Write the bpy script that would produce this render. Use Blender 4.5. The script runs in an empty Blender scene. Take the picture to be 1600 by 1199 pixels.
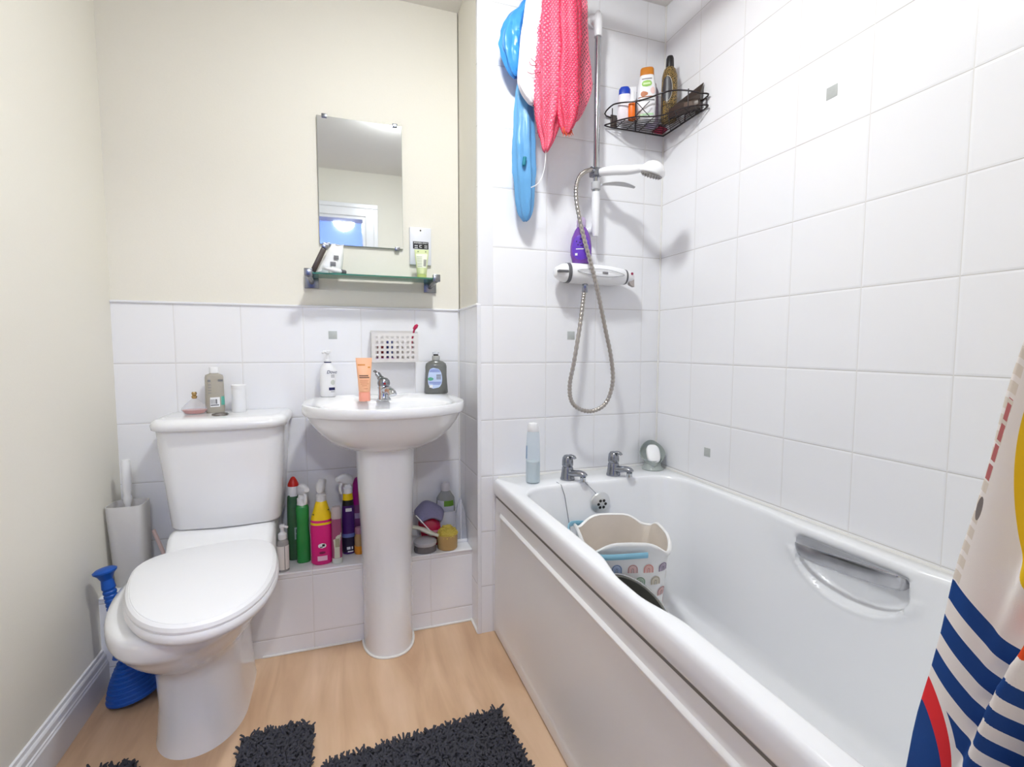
import bpy, bmesh, math, random
from mathutils import Vector, Matrix, noise
random.seed(7)
PI = math.pi
S = bpy.context.scene
COL = S.collection

# ------------------------------------------------------------------ camera
F_PX = 770.2077
yaw, pitch, roll = math.radians(18.9917), math.radians(4.1732), math.radians(0.1105)
fwd = Vector((math.sin(yaw)*math.cos(pitch), math.cos(yaw)*math.cos(pitch), -math.sin(pitch)))
rgt = Vector((math.cos(yaw), -math.sin(yaw), 0)); up = rgt.cross(fwd)
rx_ = rgt*math.cos(roll) + up*math.sin(roll); ux_ = -rgt*math.sin(roll) + up*math.cos(roll)
cam_data = bpy.data.cameras.new('camera'); cam = bpy.data.objects.new('camera', cam_data); COL.objects.link(cam)
cam_data.sensor_fit = 'HORIZONTAL'; cam_data.sensor_width = 36.0
cam_data.lens = 36.0*F_PX/1600.0; cam_data.clip_start = 0.02
M = Matrix((rx_, ux_, -fwd)).transposed().to_4x4(); M.translation = Vector((0, 0, 1.0289))
cam.matrix_world = M
S.camera = cam

# ------------------------------------------------------------------ world, exposure, light levels
w = bpy.data.worlds.new('world'); S.world = w; w.use_nodes = True
w.node_tree.nodes['Background'].inputs[0].default_value = (0.75, 0.85, 1.0, 1)
w.node_tree.nodes['Background'].inputs[1].default_value = 0.3
S.view_settings.view_transform = 'Standard'; S.view_settings.look = 'None'
S.view_settings.gamma = 1.0; S.view_settings.use_curve_mapping = False
S.view_settings.exposure = 1.60
LAMP_POWER = 84.0       # emission strength of the bathroom ceiling light
HALL_POWER = 58.0       # emission strength of the hall ceiling light

# ------------------------------------------------------------------ room dimensions (metres)
D, DB, YS = 1.6507, 1.9389, 1.7463          # shower wall, recess wall, pipe boxing front
XL, XS, XR = -0.7042, 0.4438, 1.1773        # left wall, recess side wall, right wall
ZT, ZC = 1.174, 2.303                       # top of half tiling, ceiling
ZB = 0.279                                  # top of pipe boxing
RIM = 0.565                                 # bath rim
YF = 0.012                                  # inner face of the door wall

# ------------------------------------------------------------------ helpers
def lin(c):
    out = []
    for v in c[:3]:
        v = v/255.0
        out.append(v/12.92 if v <= 0.04045 else ((v+0.055)/1.055)**2.4)
    return (out[0], out[1], out[2], 1.0)

def mat(name, c, rough=0.4, metal=0.0, clear=0.0, spec=0.5, coat=0.0, bump=0.0, bscale=60, emit=0.0, vary=0.0, sss=0.0):
    m = bpy.data.materials.new(name); m.use_nodes = True
    nt = m.node_tree; b = nt.nodes['Principled BSDF']; out = nt.nodes['Material Output']
    b.inputs['Base Color'].default_value = lin(c)
    b.inputs['Roughness'].default_value = rough; b.inputs['Metallic'].default_value = metal
    b.inputs['Specular IOR Level'].default_value = spec
    b.inputs['Coat Weight'].default_value = coat; b.inputs['Coat Roughness'].default_value = 0.05
    if emit:
        b.inputs['Emission Color'].default_value = lin(c); b.inputs['Emission Strength'].default_value = emit
    if bump or vary:
        tc = nt.nodes.new('ShaderNodeTexCoord'); n = nt.nodes.new('ShaderNodeTexNoise')
        n.inputs['Scale'].default_value = bscale; n.inputs['Detail'].default_value = 4
        nt.links.new(tc.outputs['Object'], n.inputs['Vector'])
        if bump:
            bp = nt.nodes.new('ShaderNodeBump'); bp.inputs['Strength'].default_value = bump; bp.inputs['Distance'].default_value = 0.004
            nt.links.new(n.outputs['Fac'], bp.inputs['Height']); nt.links.new(bp.outputs['Normal'], b.inputs['Normal'])
        if vary:
            mx = nt.nodes.new('ShaderNodeMix'); mx.data_type = 'RGBA'
            cr = lin(c); mx.inputs['A'].default_value = tuple(v*(1-vary) for v in cr[:3])+(1,)
            mx.inputs['B'].default_value = tuple(min(1, v*(1+vary)) for v in cr[:3])+(1,)
            nt.links.new(n.outputs['Fac'], mx.inputs['Factor']); nt.links.new(mx.outputs['Result'], b.inputs['Base Color'])
    if clear > 0:
        t = nt.nodes.new('ShaderNodeBsdfTransparent'); t.inputs[0].default_value = tuple(min(1, 0.35+0.65*v) for v in lin(c)[:3])+(1,)
        mx = nt.nodes.new('ShaderNodeMixShader'); mx.inputs[0].default_value = clear
        nt.links.new(b.outputs[0], mx.inputs[1]); nt.links.new(t.outputs[0], mx.inputs[2]); nt.links.new(mx.outputs[0], out.inputs[0])
    return m

def new_bm(): return bmesh.new()

def obj(name, bm, m=None, parent=None, smooth=True, angle=40, loc=None, rotz=None, kind=None, label=None):
    bmesh.ops.recalc_face_normals(bm, faces=bm.faces[:])
    me = bpy.data.meshes.new(name); bm.to_mesh(me); bm.free()
    if m is not None:
        for mm in (m if isinstance(m, (list, tuple)) else [m]): me.materials.append(mm)
    if smooth:
        me.polygons.foreach_set('use_smooth', [True]*len(me.polygons))
        me.set_sharp_from_angle(angle=math.radians(angle))
    o = bpy.data.objects.new(name, me); COL.objects.link(o)
    if parent is not None: o.parent = parent
    if loc is not None: o.location = loc
    if rotz is not None: o.rotation_euler = (0, 0, rotz)
    if kind: o['kind'] = kind
    if label: o['label'] = label
    return o

def thing(name, label, cat, loc=(0, 0, 0), rotz=0.0, group=None, rot=None):
    o = bpy.data.objects.new(name, None); COL.objects.link(o)
    o.empty_display_size = 0.02
    o.location = loc; o.rotation_euler = rot if rot else (0, 0, rotz)
    o['label'] = label; o['category'] = cat
    if group: o['group'] = group
    return o

def tag(o, label, cat, group=None):
    o['label'] = label; o['category'] = cat
    if group: o['group'] = group
    return o

def struct(name, bm, m, parent=None, smooth=False):
    o = obj(name, bm, m, parent, smooth=smooth)
    if parent is None: o['kind'] = 'structure'
    return o

def box(bm, x0, x1, y0, y1, z0, z1, bev=0.0, seg=2, mi=0):
    vs = [bm.verts.new((x, y, z)) for z in (z0, z1) for y in (y0, y1) for x in (x0, x1)]
    idx = [(0, 2, 3, 1), (4, 5, 7, 6), (0, 1, 5, 4), (2, 6, 7, 3), (0, 4, 6, 2), (1, 3, 7, 5)]
    fs = [bm.faces.new([vs[i] for i in f]) for f in idx]
    for f in fs: f.material_index = mi
    if bev > 0:
        es = list({e for f in fs for e in f.edges})
        r = bmesh.ops.bevel(bm, geom=es, offset=bev, segments=seg, profile=0.5, affect='EDGES')
        for f in r['faces']: f.material_index = mi
    return bm

def loft(bm, rings, cap0=True, cap1=True, closed=True, mi=0):
    vr = [[bm.verts.new(p) for p in r] for r in rings]
    n = len(vr[0])
    for a, b in zip(vr[:-1], vr[1:]):
        for i in range(n if closed else n-1):
            j = (i+1) % n
            f = bm.faces.new((a[i], a[j], b[j], b[i])); f.material_index = mi
    if cap0 and closed:
        f = bm.faces.new(list(reversed(vr[0]))); f.material_index = mi
    if cap1 and closed:
        f = bm.faces.new(vr[-1]); f.material_index = mi
    return vr

def sect(rx, ry, n=32, e=2.0, cx=0.0, cy=0.0, z=0.0):
    pts = []
    for i in range(n):
        a = 2*PI*i/n; s, c = math.sin(a), math.cos(a)
        pts.append((cx + rx*math.copysign(abs(s)**(2/e), s), cy - ry*math.copysign(abs(c)**(2/e), c), z))
    return pts

def body(bm, prof, n=32, e=2.0, cx=0.0, cy=0.0, mi=0, cap0=True, cap1=True):
    """prof rows: (z, rx, ry[, e])"""
    return loft(bm, [sect(p[1], p[2], n, p[3] if len(p) > 3 else e, cx, cy, p[0]) for p in prof], cap0, cap1, mi=mi)

def lathe(bm, prof, n=28, cx=0.0, cy=0.0, mi=0, cap0=True, cap1=True):
    return body(bm, [(z, r, r) for r, z in prof], n, 2.0, cx, cy, mi, cap0, cap1)

def patch(bm, prof, z0, z1, a0, a1, off=0.0006, e=2.0, na=12, nz=6, shape=None, mi=0):
    """curved label on a body: angle 0 faces -Y, grows towards +X. shape 'oval' trims to an ellipse"""
    def at(z):
        for p, q in zip(prof[:-1], prof[1:]):
            if p[0] <= z <= q[0]:
                t = (z-p[0])/max(1e-9, q[0]-p[0])
                return p[1]+t*(q[1]-p[1]), p[2]+t*(q[2]-p[2])
        p = prof[-1] if z > prof[-1][0] else prof[0]
        return p[1], p[2]
    rows = []
    for k in range(nz+1):
        v = k/nz
        z = z0 + (z1-z0)*v
        rx, ry = at(z); rx += off; ry += off
        h = math.sqrt(max(0.0, 1-(2*v-1)**2))*0.995+0.005 if shape == 'oval' else 1.0
        row = []
        for i in range(na+1):
            u = (i/na-0.5)*h+0.5
            a = a0+(a1-a0)*u; s, c = math.sin(a), math.cos(a)
            row.append((rx*math.copysign(abs(s)**(2/e), s), -ry*math.copysign(abs(c)**(2/e), c), z))
        rows.append(row)
    loft(bm, rows, False, False, closed=False, mi=mi)
    return bm

def frames(pts, closed=False):
    pts = [Vector(p) for p in pts]; n = len(pts); out = []
    nrm = None
    for i, p in enumerate(pts):
        a = pts[(i-1) % n] if (closed or i > 0) else p
        b = pts[(i+1) % n] if (closed or i < n-1) else p
        t = (b-a).normalized()
        if nrm is None:
            h = Vector((0, 0, 1)) if abs(t.z) < 0.9 else Vector((1, 0, 0))
            nrm = (h - t*h.dot(t)).normalized()
        else:
            nrm = (nrm - t*nrm.dot(t))
            nrm = nrm.normalized() if nrm.length > 1e-6 else t.orthogonal().normalized()
        out.append((p, nrm, t.cross(nrm)))
    return out

def tube(bm, pts, r, n=10, closed=False, mi=0, flat=1.0):
    fr = frames(pts, closed); rings = []
    for i, (p, a, b) in enumerate(fr):
        rr = r[i] if isinstance(r, (list, tuple)) else r
        rings.append([p + a*(rr*flat*math.cos(2*PI*k/n)) + b*(rr*math.sin(2*PI*k/n)) for k in range(n)])
    if closed: rings.append(rings[0])
    return loft(bm, rings, not closed, not closed, mi=mi)

def spline(pts, sub=6, closed=False):
    P = [Vector(p) for p in pts]; n = len(P); out = []
    rng = range(n if closed else n-1)
    for i in rng:
        if closed: p0, p1, p2, p3 = P[i-1], P[i], P[(i+1) % n], P[(i+2) % n]
        else: p0, p1, p2, p3 = P[max(0, i-1)], P[i], P[i+1], P[min(n-1, i+2)]
        for k in range(sub):
            t = k/sub
            out.append(0.5*((2*p1)+(-p0+p2)*t+(2*p0-5*p1+4*p2-p3)*t*t+(-p0+3*p1-3*p2+p3)*t**3))
    if not closed: out.append(P[-1])
    return out

def xform(bm, mtx, start=0):
    bmesh.ops.transform(bm, matrix=mtx, verts=bm.verts[start:] if start else bm.verts[:])

def to_cam(x, y): return math.atan2(-x, y)      # rotation that turns local -Y towards the viewer's doorway

def text(name, s, size, m, parent, loc, rot=(PI/2, 0, 0), ext=0.0002, shear=0.0):
    c = bpy.data.curves.new(name, 'FONT'); c.body = s; c.size = size; c.extrude = ext; c.align_x = 'CENTER'; c.align_y = 'CENTER'; c.shear = shear
    c.resolution_u = 3
    o = bpy.data.objects.new(name, c); COL.objects.link(o); c.materials.append(m)
    bpy.context.view_layer.update()
    me = bpy.data.meshes.new_from_object(o.evaluated_get(bpy.context.evaluated_depsgraph_get()))
    bpy.data.objects.remove(o); bpy.data.curves.remove(c)
    o = bpy.data.objects.new(name, me); COL.objects.link(o)
    if not me.materials: me.materials.append(m)
    o.parent = parent; o.location = loc; o.rotation_euler = rot
    return o

# ------------------------------------------------------------------ materials
def tile_mat(name, axis, u0, z0, size=0.2, tile=(243, 243, 246)):
    m = bpy.data.materials.new(name); m.use_nodes = True; nt = m.node_tree; N = nt.nodes; L = nt.links
    b = N['Principled BSDF']
    g = N.new('ShaderNodeNewGeometry'); sp = N.new('ShaderNodeSeparateXYZ'); L.new(g.outputs['Position'], sp.inputs[0])
    def mth(op, a, bb=None):
        x = N.new('ShaderNodeMath'); x.operation = op
        for i, v in enumerate((a, bb)):
            if v is None: continue
            if isinstance(v, (int, float)): x.inputs[i].default_value = v
            else: L.new(v, x.inputs[i])
        return x.outputs[0]
    def dist(sock, o):
        f = mth('FRACT', mth('DIVIDE', mth('SUBTRACT', sock, o-20*size), size))
        return mth('MULTIPLY', mth('MINIMUM', f, mth('SUBTRACT', 1.0, f)), size)
    du = dist(sp.outputs[axis], u0); dv = dist(sp.outputs['Z'], z0)
    def ramp(d, a, bb):
        r = N.new('ShaderNodeMapRange'); r.interpolation_type = 'SMOOTHSTEP'
        r.inputs['From Min'].default_value = a; r.inputs['From Max'].default_value = bb
        L.new(d, r.inputs['Value']); return r.outputs[0]
    mu = ramp(du, 0.0004, 0.0016); mv = ramp(dv, 0.0004, 0.0016)
    nz = N.new('ShaderNodeTexNoise'); nz.inputs['Scale'].default_value = 9; L.new(g.outputs['Position'], nz.inputs['Vector'])
    gm = N.new('ShaderNodeMix'); gm.data_type = 'RGBA'
    gm.inputs['A'].default_value = lin((178, 172, 166)); gm.inputs['B'].default_value = lin((222, 221, 220))
    L.new(nz.outputs['Fac'], gm.inputs['Factor'])
    mx1 = N.new('ShaderNodeMix'); mx1.data_type = 'RGBA'; L.new(mv, mx1.inputs['Factor'])
    L.new(gm.outputs['Result'], mx1.inputs['A']); mx1.inputs['B'].default_value = lin(tile)
    mx2 = N.new('ShaderNodeMix'); mx2.data_type = 'RGBA'; L.new(mu, mx2.inputs['Factor'])
    mx2.inputs['A'].default_value = lin((229, 227, 226)); L.new(mx1.outputs['Result'], mx2.inputs['B'])
    L.new(mx2.outputs['Result'], b.inputs['Base Color'])
    hu = ramp(du, 0.0, 0.006); hv = ramp(dv, 0.0, 0.006)
    n2 = N.new('ShaderNodeTexNoise'); n2.inputs['Scale'].default_value = 14; n2.inputs['Detail'].default_value = 1; L.new(g.outputs['Position'], n2.inputs['Vector'])
    h = mth('ADD', mth('MINIMUM', hu, hv), mth('MULTIPLY', n2.outputs['Fac'], 0.35))
    bp = N.new('ShaderNodeBump'); bp.inputs['Strength'].default_value = 0.35; bp.inputs['Distance'].default_value = 0.002
    L.new(h, bp.inputs['Height']); L.new(bp.outputs['Normal'], b.inputs['Normal'])
    b.inputs['Roughness'].default_value = 0.16; b.inputs['Specular IOR Level'].default_value = 0.45
    return m

def floor_mat():
    m = bpy.data.materials.new('wood_vinyl'); m.use_nodes = True; nt = m.node_tree; N = nt.nodes; L = nt.links
    b = N['Principled BSDF']; g = N.new('ShaderNodeNewGeometry')
    mp = N.new('ShaderNodeMapping'); mp.inputs['Scale'].default_value = (9, 1.3, 1); mp.inputs['Rotation'].default_value = (0, 0, 0.06)
    L.new(g.outputs['Position'], mp.inputs['Vector'])
    n1 = N.new('ShaderNodeTexNoise'); n1.inputs['Scale'].default_value = 1.6; n1.inputs['Detail'].default_value = 5; n1.inputs['Distortion'].default_value = 0.7
    L.new(mp.outputs[0], n1.inputs['Vector'])
    r = N.new('ShaderNodeValToRGB'); e = r.color_ramp.elements
    e[0].position = 0.30; e[0].color = lin((202, 164, 132)); e[1].position = 0.72; e[1].color = lin((230, 197, 166))
    x = r.color_ramp.elements.new(0.5); x.color = lin((218, 183, 149))
    L.new(n1.outputs['Fac'], r.inputs[0])
    n2 = N.new('ShaderNodeTexNoise'); n2.inputs['Scale'].default_value = 3.0; n2.inputs['Detail'].default_value = 3
    L.new(g.outputs['Position'], n2.inputs['Vector'])
    mx = N.new('ShaderNodeMix'); mx.data_type = 'RGBA'; mx.blend_type = 'MULTIPLY'; mx.inputs['Factor'].default_value = 0.25
    r2 = N.new('ShaderNodeValToRGB'); r2.color_ramp.elements[0].position = 0.35; r2.color_ramp.elements[0].color = (0.72, 0.66, 0.6, 1); r2.color_ramp.elements[1].position = 0.6
    L.new(n2.outputs['Fac'], r2.inputs[0]); L.new(r.outputs[0], mx.inputs['A']); L.new(r2.outputs[0], mx.inputs['B'])
    L.new(mx.outputs['Result'], b.inputs['Base Color'])
    b.inputs['Roughness'].default_value = 0.42
    return m

def cloth_mat(name, col, hole=0.5, scale=150.0, tint=None):
    """knotted net: strands along two diagonals, open between"""
    m = bpy.data.materials.new(name); m.use_nodes = True; nt = m.node_tree; N = nt.nodes; L = nt.links
    b = N['Principled BSDF']; out = N['Material Output']; b.inputs['Base Color'].default_value = lin(col); b.inputs['Roughness'].default_value = 0.6
    uv = N.new('ShaderNodeUVMap'); uv.uv_map = 'UVMap'
    nz = N.new('ShaderNodeTexNoise'); nz.inputs['Scale'].default_value = 40
    L.new(uv.outputs[0], nz.inputs['Vector'])
    mixv = N.new('ShaderNodeMix'); mixv.data_type = 'VECTOR'; mixv.inputs['Factor'].default_value = 0.006
    L.new(uv.outputs[0], mixv.inputs['A']); L.new(nz.outputs['Color'], mixv.inputs['B'])
    outs = []
    for sgn in (1, -1):
        mp = N.new('ShaderNodeMapping'); mp.inputs['Rotation'].default_value = (0, 0, sgn*0.62)
        L.new(mixv.outputs['Result'], mp.inputs['Vector'])
        wv = N.new('ShaderNodeTexWave'); wv.inputs['Scale'].default_value = scale/20; wv.wave_type = 'BANDS'; wv.bands_direction = 'X'; wv.inputs['Distortion'].default_value = 1.2; wv.inputs['Detail'].default_value = 1
        wv.inputs['Scale'].default_value = scale/2
        L.new(mp.outputs[0], wv.inputs['Vector'])
        outs.append(wv.outputs['Fac'])
    mxm = N.new('ShaderNodeMath'); mxm.operation = 'MAXIMUM'; L.new(outs[0], mxm.inputs[0]); L.new(outs[1], mxm.inputs[1])
    gt = N.new('ShaderNodeMath'); gt.operation = 'GREATER_THAN'; gt.inputs[1].default_value = hole; L.new(mxm.outputs[0], gt.inputs[0])
    t = N.new('ShaderNodeBsdfTransparent'); mx = N.new('ShaderNodeMixShader')
    L.new(gt.outputs[0], mx.inputs[0]); L.new(t.outputs[0], mx.inputs[1]); L.new(b.outputs[0], mx.inputs[2]); L.new(mx.outputs[0], out.inputs[0])
    return m

PAINT = mat('cream_paint', (235, 231, 220), 0.75, bump=0.05, bscale=220, vary=0.015)
WHITE_PAINT = mat('white_ceiling_paint', (236, 233, 228), 0.85)
GLOSS_WHITE = mat('white_gloss_paint', (234, 234, 238), 0.25)
CERAMIC = mat('white_ceramic', (240, 240, 242), 0.12, coat=0.4)
SEATPL = mat('white_seat_plastic', (243, 243, 246), 0.3)
ACRYL = mat('white_acrylic', (245, 246, 249), 0.22, coat=0.2)
PANELW = mat('white_panel_plastic', (242, 240, 239), 0.35)
CHROME = mat('chrome', (200, 203, 208), 0.12, 1.0)
CHROMED = mat('satin_chrome', (150, 153, 160), 0.25, 1.0)
HOSE = mat('hose_metal', (178, 172, 166), 0.3, 1.0)
WHITEP = mat('white_plastic', (238, 238, 240), 0.35)
GREYP = mat('grey_plastic', (96, 96, 100), 0.4)
DARK = mat('dark_plastic', (26, 24, 26), 0.4)
BLACK = mat('black_wire', (34, 24, 26), 0.35)
GROUTW = mat('white_sealant', (238, 236, 232), 0.5)
HALLW = mat('hall_blue', (92, 116, 190), 0.7)  # one even blue for all the hall walls
INSET = mat('grey_inset_tile', (186, 190, 188), 0.3, vary=0.08, bscale=120)
PRINTG = mat('grey_print', (120, 120, 124), 0.5)
PRINTD = mat('dark_print', (40, 40, 60), 0.5)
NAVY = mat('navy_print', (24, 30, 84), 0.45)
PAPER = mat('white_label', (240, 240, 242), 0.5)

TILE_B = tile_mat('tile_recess', 'X', -0.1310, ZT)
TILE_S = tile_mat('tile_shower', 'X', 0.4972, ZT)
TILE_R = tile_mat('tile_right', 'Y', 1.0560, ZT)
TILE_BOX = tile_mat('tile_boxing', 'X', -0.1110, 0.060)
TILE_SD = tile_mat('tile_return', 'Y', 1.845, ZT)

# ------------------------------------------------------------------ room shell
b = new_bm(); box(b, XL-0.1, XR+0.1, -1.6, DB+0.1, -0.1, 0.0); struct('floor', b, floor_mat())
b = new_bm(); box(b, XL-0.1, XR+0.1, -0.1, DB+0.1, ZC, ZC+0.1); struct('ceiling', b, WHITE_PAINT)
b = new_bm(); box(b, XL-0.1, XL, -0.1, DB+0.1, 0, ZC); struct('wall_left', b, PAINT)
b = new_bm(); box(b, XL, XS, DB+0.004, DB+0.1, 0, ZC); wb = struct('wall_back', b, PAINT)
b = new_bm(); box(b, XL, XS, DB, DB+0.01, 0, ZT); wbt = struct('wall_back_tiles', b, TILE_B)
b = new_bm(); box(b, XS+0.004, XR+0.1, D+0.004, DB+0.1, 0, ZC); struct('wall_side', b, PAINT)
b = new_bm(); box(b, XS, XS+0.02, D+0.001, DB, 0, ZT); struct('wall_side_tiles', b, TILE_SD)
b = new_bm(); box(b, XS+0.001, XR+0.05, D, D+0.02, 0, ZC); ws = struct('wall_shower', b, TILE_S)
b = new_bm(); box(b, XR, XR+0.1, -0.1, D+0.02, 0, ZC); wr = struct('wall_right', b, TILE_R)
# small grey inset tiles
def inset(parent, cx, cy, cz, nx):
    b = new_bm(); h = 0.0148
    if nx: box(b, cx-0.0008, cx+0.002, cy-h, cy+h, cz-h, cz+h, 0.0004)
    else: box(b, cx-h, cx+h, cy-0.0008, cy+0.002, cz-h, cz+h, 0.0004)
    obj('inset_tile', b, INSET, parent)
inset(wbt, -0.031, DB, 1.0735, False); inset(ws, 0.797, D, 1.0735, False)
inset(wr, XR, 0.9565, 1.6705, True); inset(wr, XR, 1.361, 0.6716, True)

# door wall behind the viewer with its opening, casing and a hall beyond it
DX0, DX1, DZ = -0.60, 0.185, 1.985
b = new_bm(); box(b, XL, DX0, -0.1, YF, 0, ZC); box(b, DX1, XR, -0.1, YF, 0, ZC); box(b, DX0, DX1, -0.1, YF, DZ, ZC)
struct('wall_front', b, PAINT)
b = new_bm()
for (x0, x1, z0, z1) in ((DX1-0.002, DX1+0.085, 0, DZ+0.085), (DX0-0.085, DX0+0.002, 0, DZ+0.085), (DX0, DX1, DZ-0.002, DZ+0.085)):
    box(b, x0, x1, YF-0.001, YF+0.014, z0, z1, 0.004)
box(b, DX1+0.055, DX1+0.085, YF+0.012, YF+0.022, 0, DZ+0.0545, 0.003); box(b, DX0-0.085, DX0-0.055, YF+0.012, YF+0.022, 0, DZ+0.0545, 0.003)
box(b, DX0-0.085, DX1+0.085, YF+0.012, YF+0.022, DZ+0.055, DZ+0.085, 0.003)
box(b, DX1-0.022, DX1, -0.12, YF+0.002, 0, DZ); box(b, DX0, DX0+0.022, -0.12, YF+0.002, 0, DZ); box(b, DX0+0.0225, DX1-0.0225, -0.12, YF+0.002, DZ-0.022, DZ-0.0005)
struct('door_1_frame', b, GLOSS_WHITE)
b = new_bm(); box(b, XL-0.1, XR+0.1, -1.6, -1.5, 0, 2.4); struct('wall_hall', b, HALLW)
b = new_bm(); box(b, XL-0.1, XL, -1.6, -0.1, 0, 2.4); struct('wall_hall_left', b, HALLW)
b = new_bm(); box(b, XR, XR+0.1, -1.6, -0.1, 0, 2.4); struct('wall_hall_right', b, HALLW)
b = new_bm(); box(b, XL-0.1, XR+0.1, -1.6, -0.1, 2.4, 2.5); struct('ceiling_hall', b, WHITE_PAINT)

# pipe boxing under the basin
b = new_bm(); box(b, XL, XS, YS, DB+0.002, 0, ZB-0.006); struct('wall_boxing', b, TILE_BOX)
b = new_bm(); box(b, XL, XS, YS-0.004, DB+0.002, ZB-0.007, ZB, 0.003); struct('trim_1', b, tile_mat('tile_boxing_top', 'X', -0.1110, 0.06))
# tile edge trims
b = new_bm(); box(b, XL, XS, DB-0.006, DB+0.006, ZT-0.002, ZT+0.006, 0.003); struct('trim_2', b, GLOSS_WHITE)
b = new_bm(); box(b, XS-0.006, XS+0.006, D-0.001, DB, ZT-0.002, ZT+0.006, 0.003); struct('trim_3', b, GLOSS_WHITE)
b = new_bm(); box(b, XS-0.004, XS+0.010, D-0.004, D+0.010, 0, ZT+0.004, 0.003); struct('trim_4', b, GLOSS_WHITE)
b = new_bm(); box(b, XR-0.005, XR+0.001, D-0.005, D+0.001, RIM, ZC, 0.0024); struct('trim_5', b, GROUTW)
b = new_bm(); box(b, XS-0.005, XS+0.001, DB-0.005, DB+0.001, ZB, ZT, 0.0024); struct('trim_6', b, GROUTW)
b = new_bm(); box(b, XS+0.0005, 0.4972, D-0.0006, D+0.005, ZT, ZC); struct('trim_7', b, GLOSS_WHITE)
# skirting board with a moulded top
b = new_bm()
prof = [(0, 0), (0.017, 0), (0.017, 0.078), (0.0145, 0.082), (0.0145, 0.086), (0.012, 0.0885), (0.0115, 0.102), (0.009, 0.106), (0.006, 0.108), (0.005, 0.117), (0, 0.1185)]
loft(b, [[(XL+p[0], y, p[1]) for p in prof] for y in (YF+0.001, YS-0.002)])
struct('baseboard_left', b, GLOSS_WHITE)
# sealant beads on the floor
b = new_bm(); tube(b, [(-0.27, YS-0.002, 0.003), (0.04, YS-0.002, 0.003)], 0.004, 8); tube(b, [(0.225, YS-0.002, 0.003), (XS, YS-0.002, 0.003)], 0.004, 8)
tube(b, [(XS-0.002, YS, 0.003), (XS-0.002, D, 0.003)], 0.005, 8); struct('trim_8', b, GROUTW)

# ------------------------------------------------------------------ lamps
t = thing('ceiling_light', 'small round flat white ceiling light in the middle of the bathroom', 'light', (0.30, 1.0, ZC))
b = new_bm(); lathe(b, [(0.080, -0.02), (0.088, -0.016), (0.088, 0.0)], 40); obj('base', b, WHITEP, t)
b = new_bm(); lathe(b, [(0.012, -0.045), (0.045, -0.0435), (0.066, -0.039), (0.077, -0.030), (0.079, -0.02)], 40, cap1=False)
obj('diffuser', b, mat('lit_diffuser', (247, 251, 251), 0.5, emit=LAMP_POWER), t)
t = thing('hall_light', 'round lit lamp on the hall ceiling seen through the mirror', 'light', (0.04, -0.85, 2.4))
b = new_bm(); lathe(b, [(0.05, -0.02), (0.05, 0.0)], 24); tube(b, [(0, 0, -0.02), (0, 0, -0.20)], 0.006, 8); obj('base', b, WHITEP, t)
b = new_bm(); lathe(b, [(0.02, -0.33), (0.06, -0.31), (0.085, -0.27), (0.075, -0.225), (0.03, -0.20)], 24); obj('diffuser', b, mat('lit_hall_diffuser', (247, 251, 252), 0.5, emit=HALL_POWER), t)

# ------------------------------------------------------------------ toilet
toilet = thing('toilet', 'white close-coupled toilet with its lid down', 'toilet', (-0.385, 1.50, 0))
tx, ty = -0.385, 1.50
def egg(cx, yf, yb, hw, yc, z, n=64, eb=2.6, ef=2.1):
    pts = []
    for i in range(n):
        a = 2*PI*i/n; s, c = math.sin(a), math.cos(a)
        if c > 0: e, ry = ef, yc-yf
        else: e, ry = eb, yb-yc
        pts.append((cx+hw*math.copysign(abs(s)**(2/e), s), yc-ry*math.copysign(abs(c)**(2/e), c), z))
    return pts
def shift(rings, dx, dy): return [[(p[0]-dx, p[1]-dy, p[2]) for p in r] for r in rings]
b = new_bm()
PX = -0.383
PB = -0.400
rings = [egg(PX, 1.362, 1.7455, 0.108, 1.52, 0.0, eb=5), egg(PX, 1.366, 1.7455, 0.105, 1.52, 0.02, eb=5), egg(PX, 1.372, 1.7455, 0.099, 1.52, 0.10, eb=5),
         egg(PX-0.004, 1.372, 1.7455, 0.099, 1.52, 0.19, eb=5), egg(PX-0.006, 1.366, 1.7455, 0.102, 1.54, 0.216, eb=5), egg(PX-0.009, 1.350, 1.745, 0.112, 1.55, 0.232, eb=4.5),
         egg(PB+0.004, 1.322, 1.745, 0.134, 1.57, 0.252, eb=4), egg(PB+0.002, 1.296, 1.745, 0.153, 1.58, 0.274, eb=3.6), egg(PB, 1.274, 1.745, 0.167, 1.59, 0.298, eb=3.4),
         egg(PB, 1.262, 1.745, 0.173, 1.60, 0.314, eb=3.2), egg(PB, 1.250, 1.745, 0.180, 1.60, 0.323, eb=3.2), egg(PB, 1.242, 1.745, 0.184, 1.60, 0.336, eb=3), egg(PB, 1.240, 1.745, 0.185, 1.60, 0.362, eb=3),
         egg(PB, 1.245, 1.745, 0.181, 1.60, 0.376, eb=3), egg(PB, 1.26, 1.74, 0.168, 1.60, 0.382, eb=3), egg(PB, 1.31, 1.70, 0.11, 1.58, 0.382, eb=3)]
loft(b, shift(rings, tx, ty))
# rear platform that carries the cistern
def plat(y, w, z0, z1, n=5):
    return [(PX+0.012-w, y, z0), (PX+0.012-w, y, z1-0.02), (PX+0.012-w+0.006, y, z1-0.006), (PX+0.012-w+0.02, y, z1), (PX+0.012+w-0.02, y, z1), (PX+0.012+w-0.006, y, z1-0.006), (PX+0.012+w, y, z1-0.02), (PX+0.012+w, y, z0)]
loft(b, shift([plat(1.62, 0.130, 0.30, 0.388), plat(1.67, 0.142, 0.29, 0.400), plat(1.705, 0.147, 0.285, 0.425), plat(1.728, 0.149, 0.285, 0.448), plat(1.748, 0.150, 0.285, 0.455), plat(1.934, 0.150, 0.285, 0.455)], tx, ty))
obj('pan', b, CERAMIC, toilet, angle=60)
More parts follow.
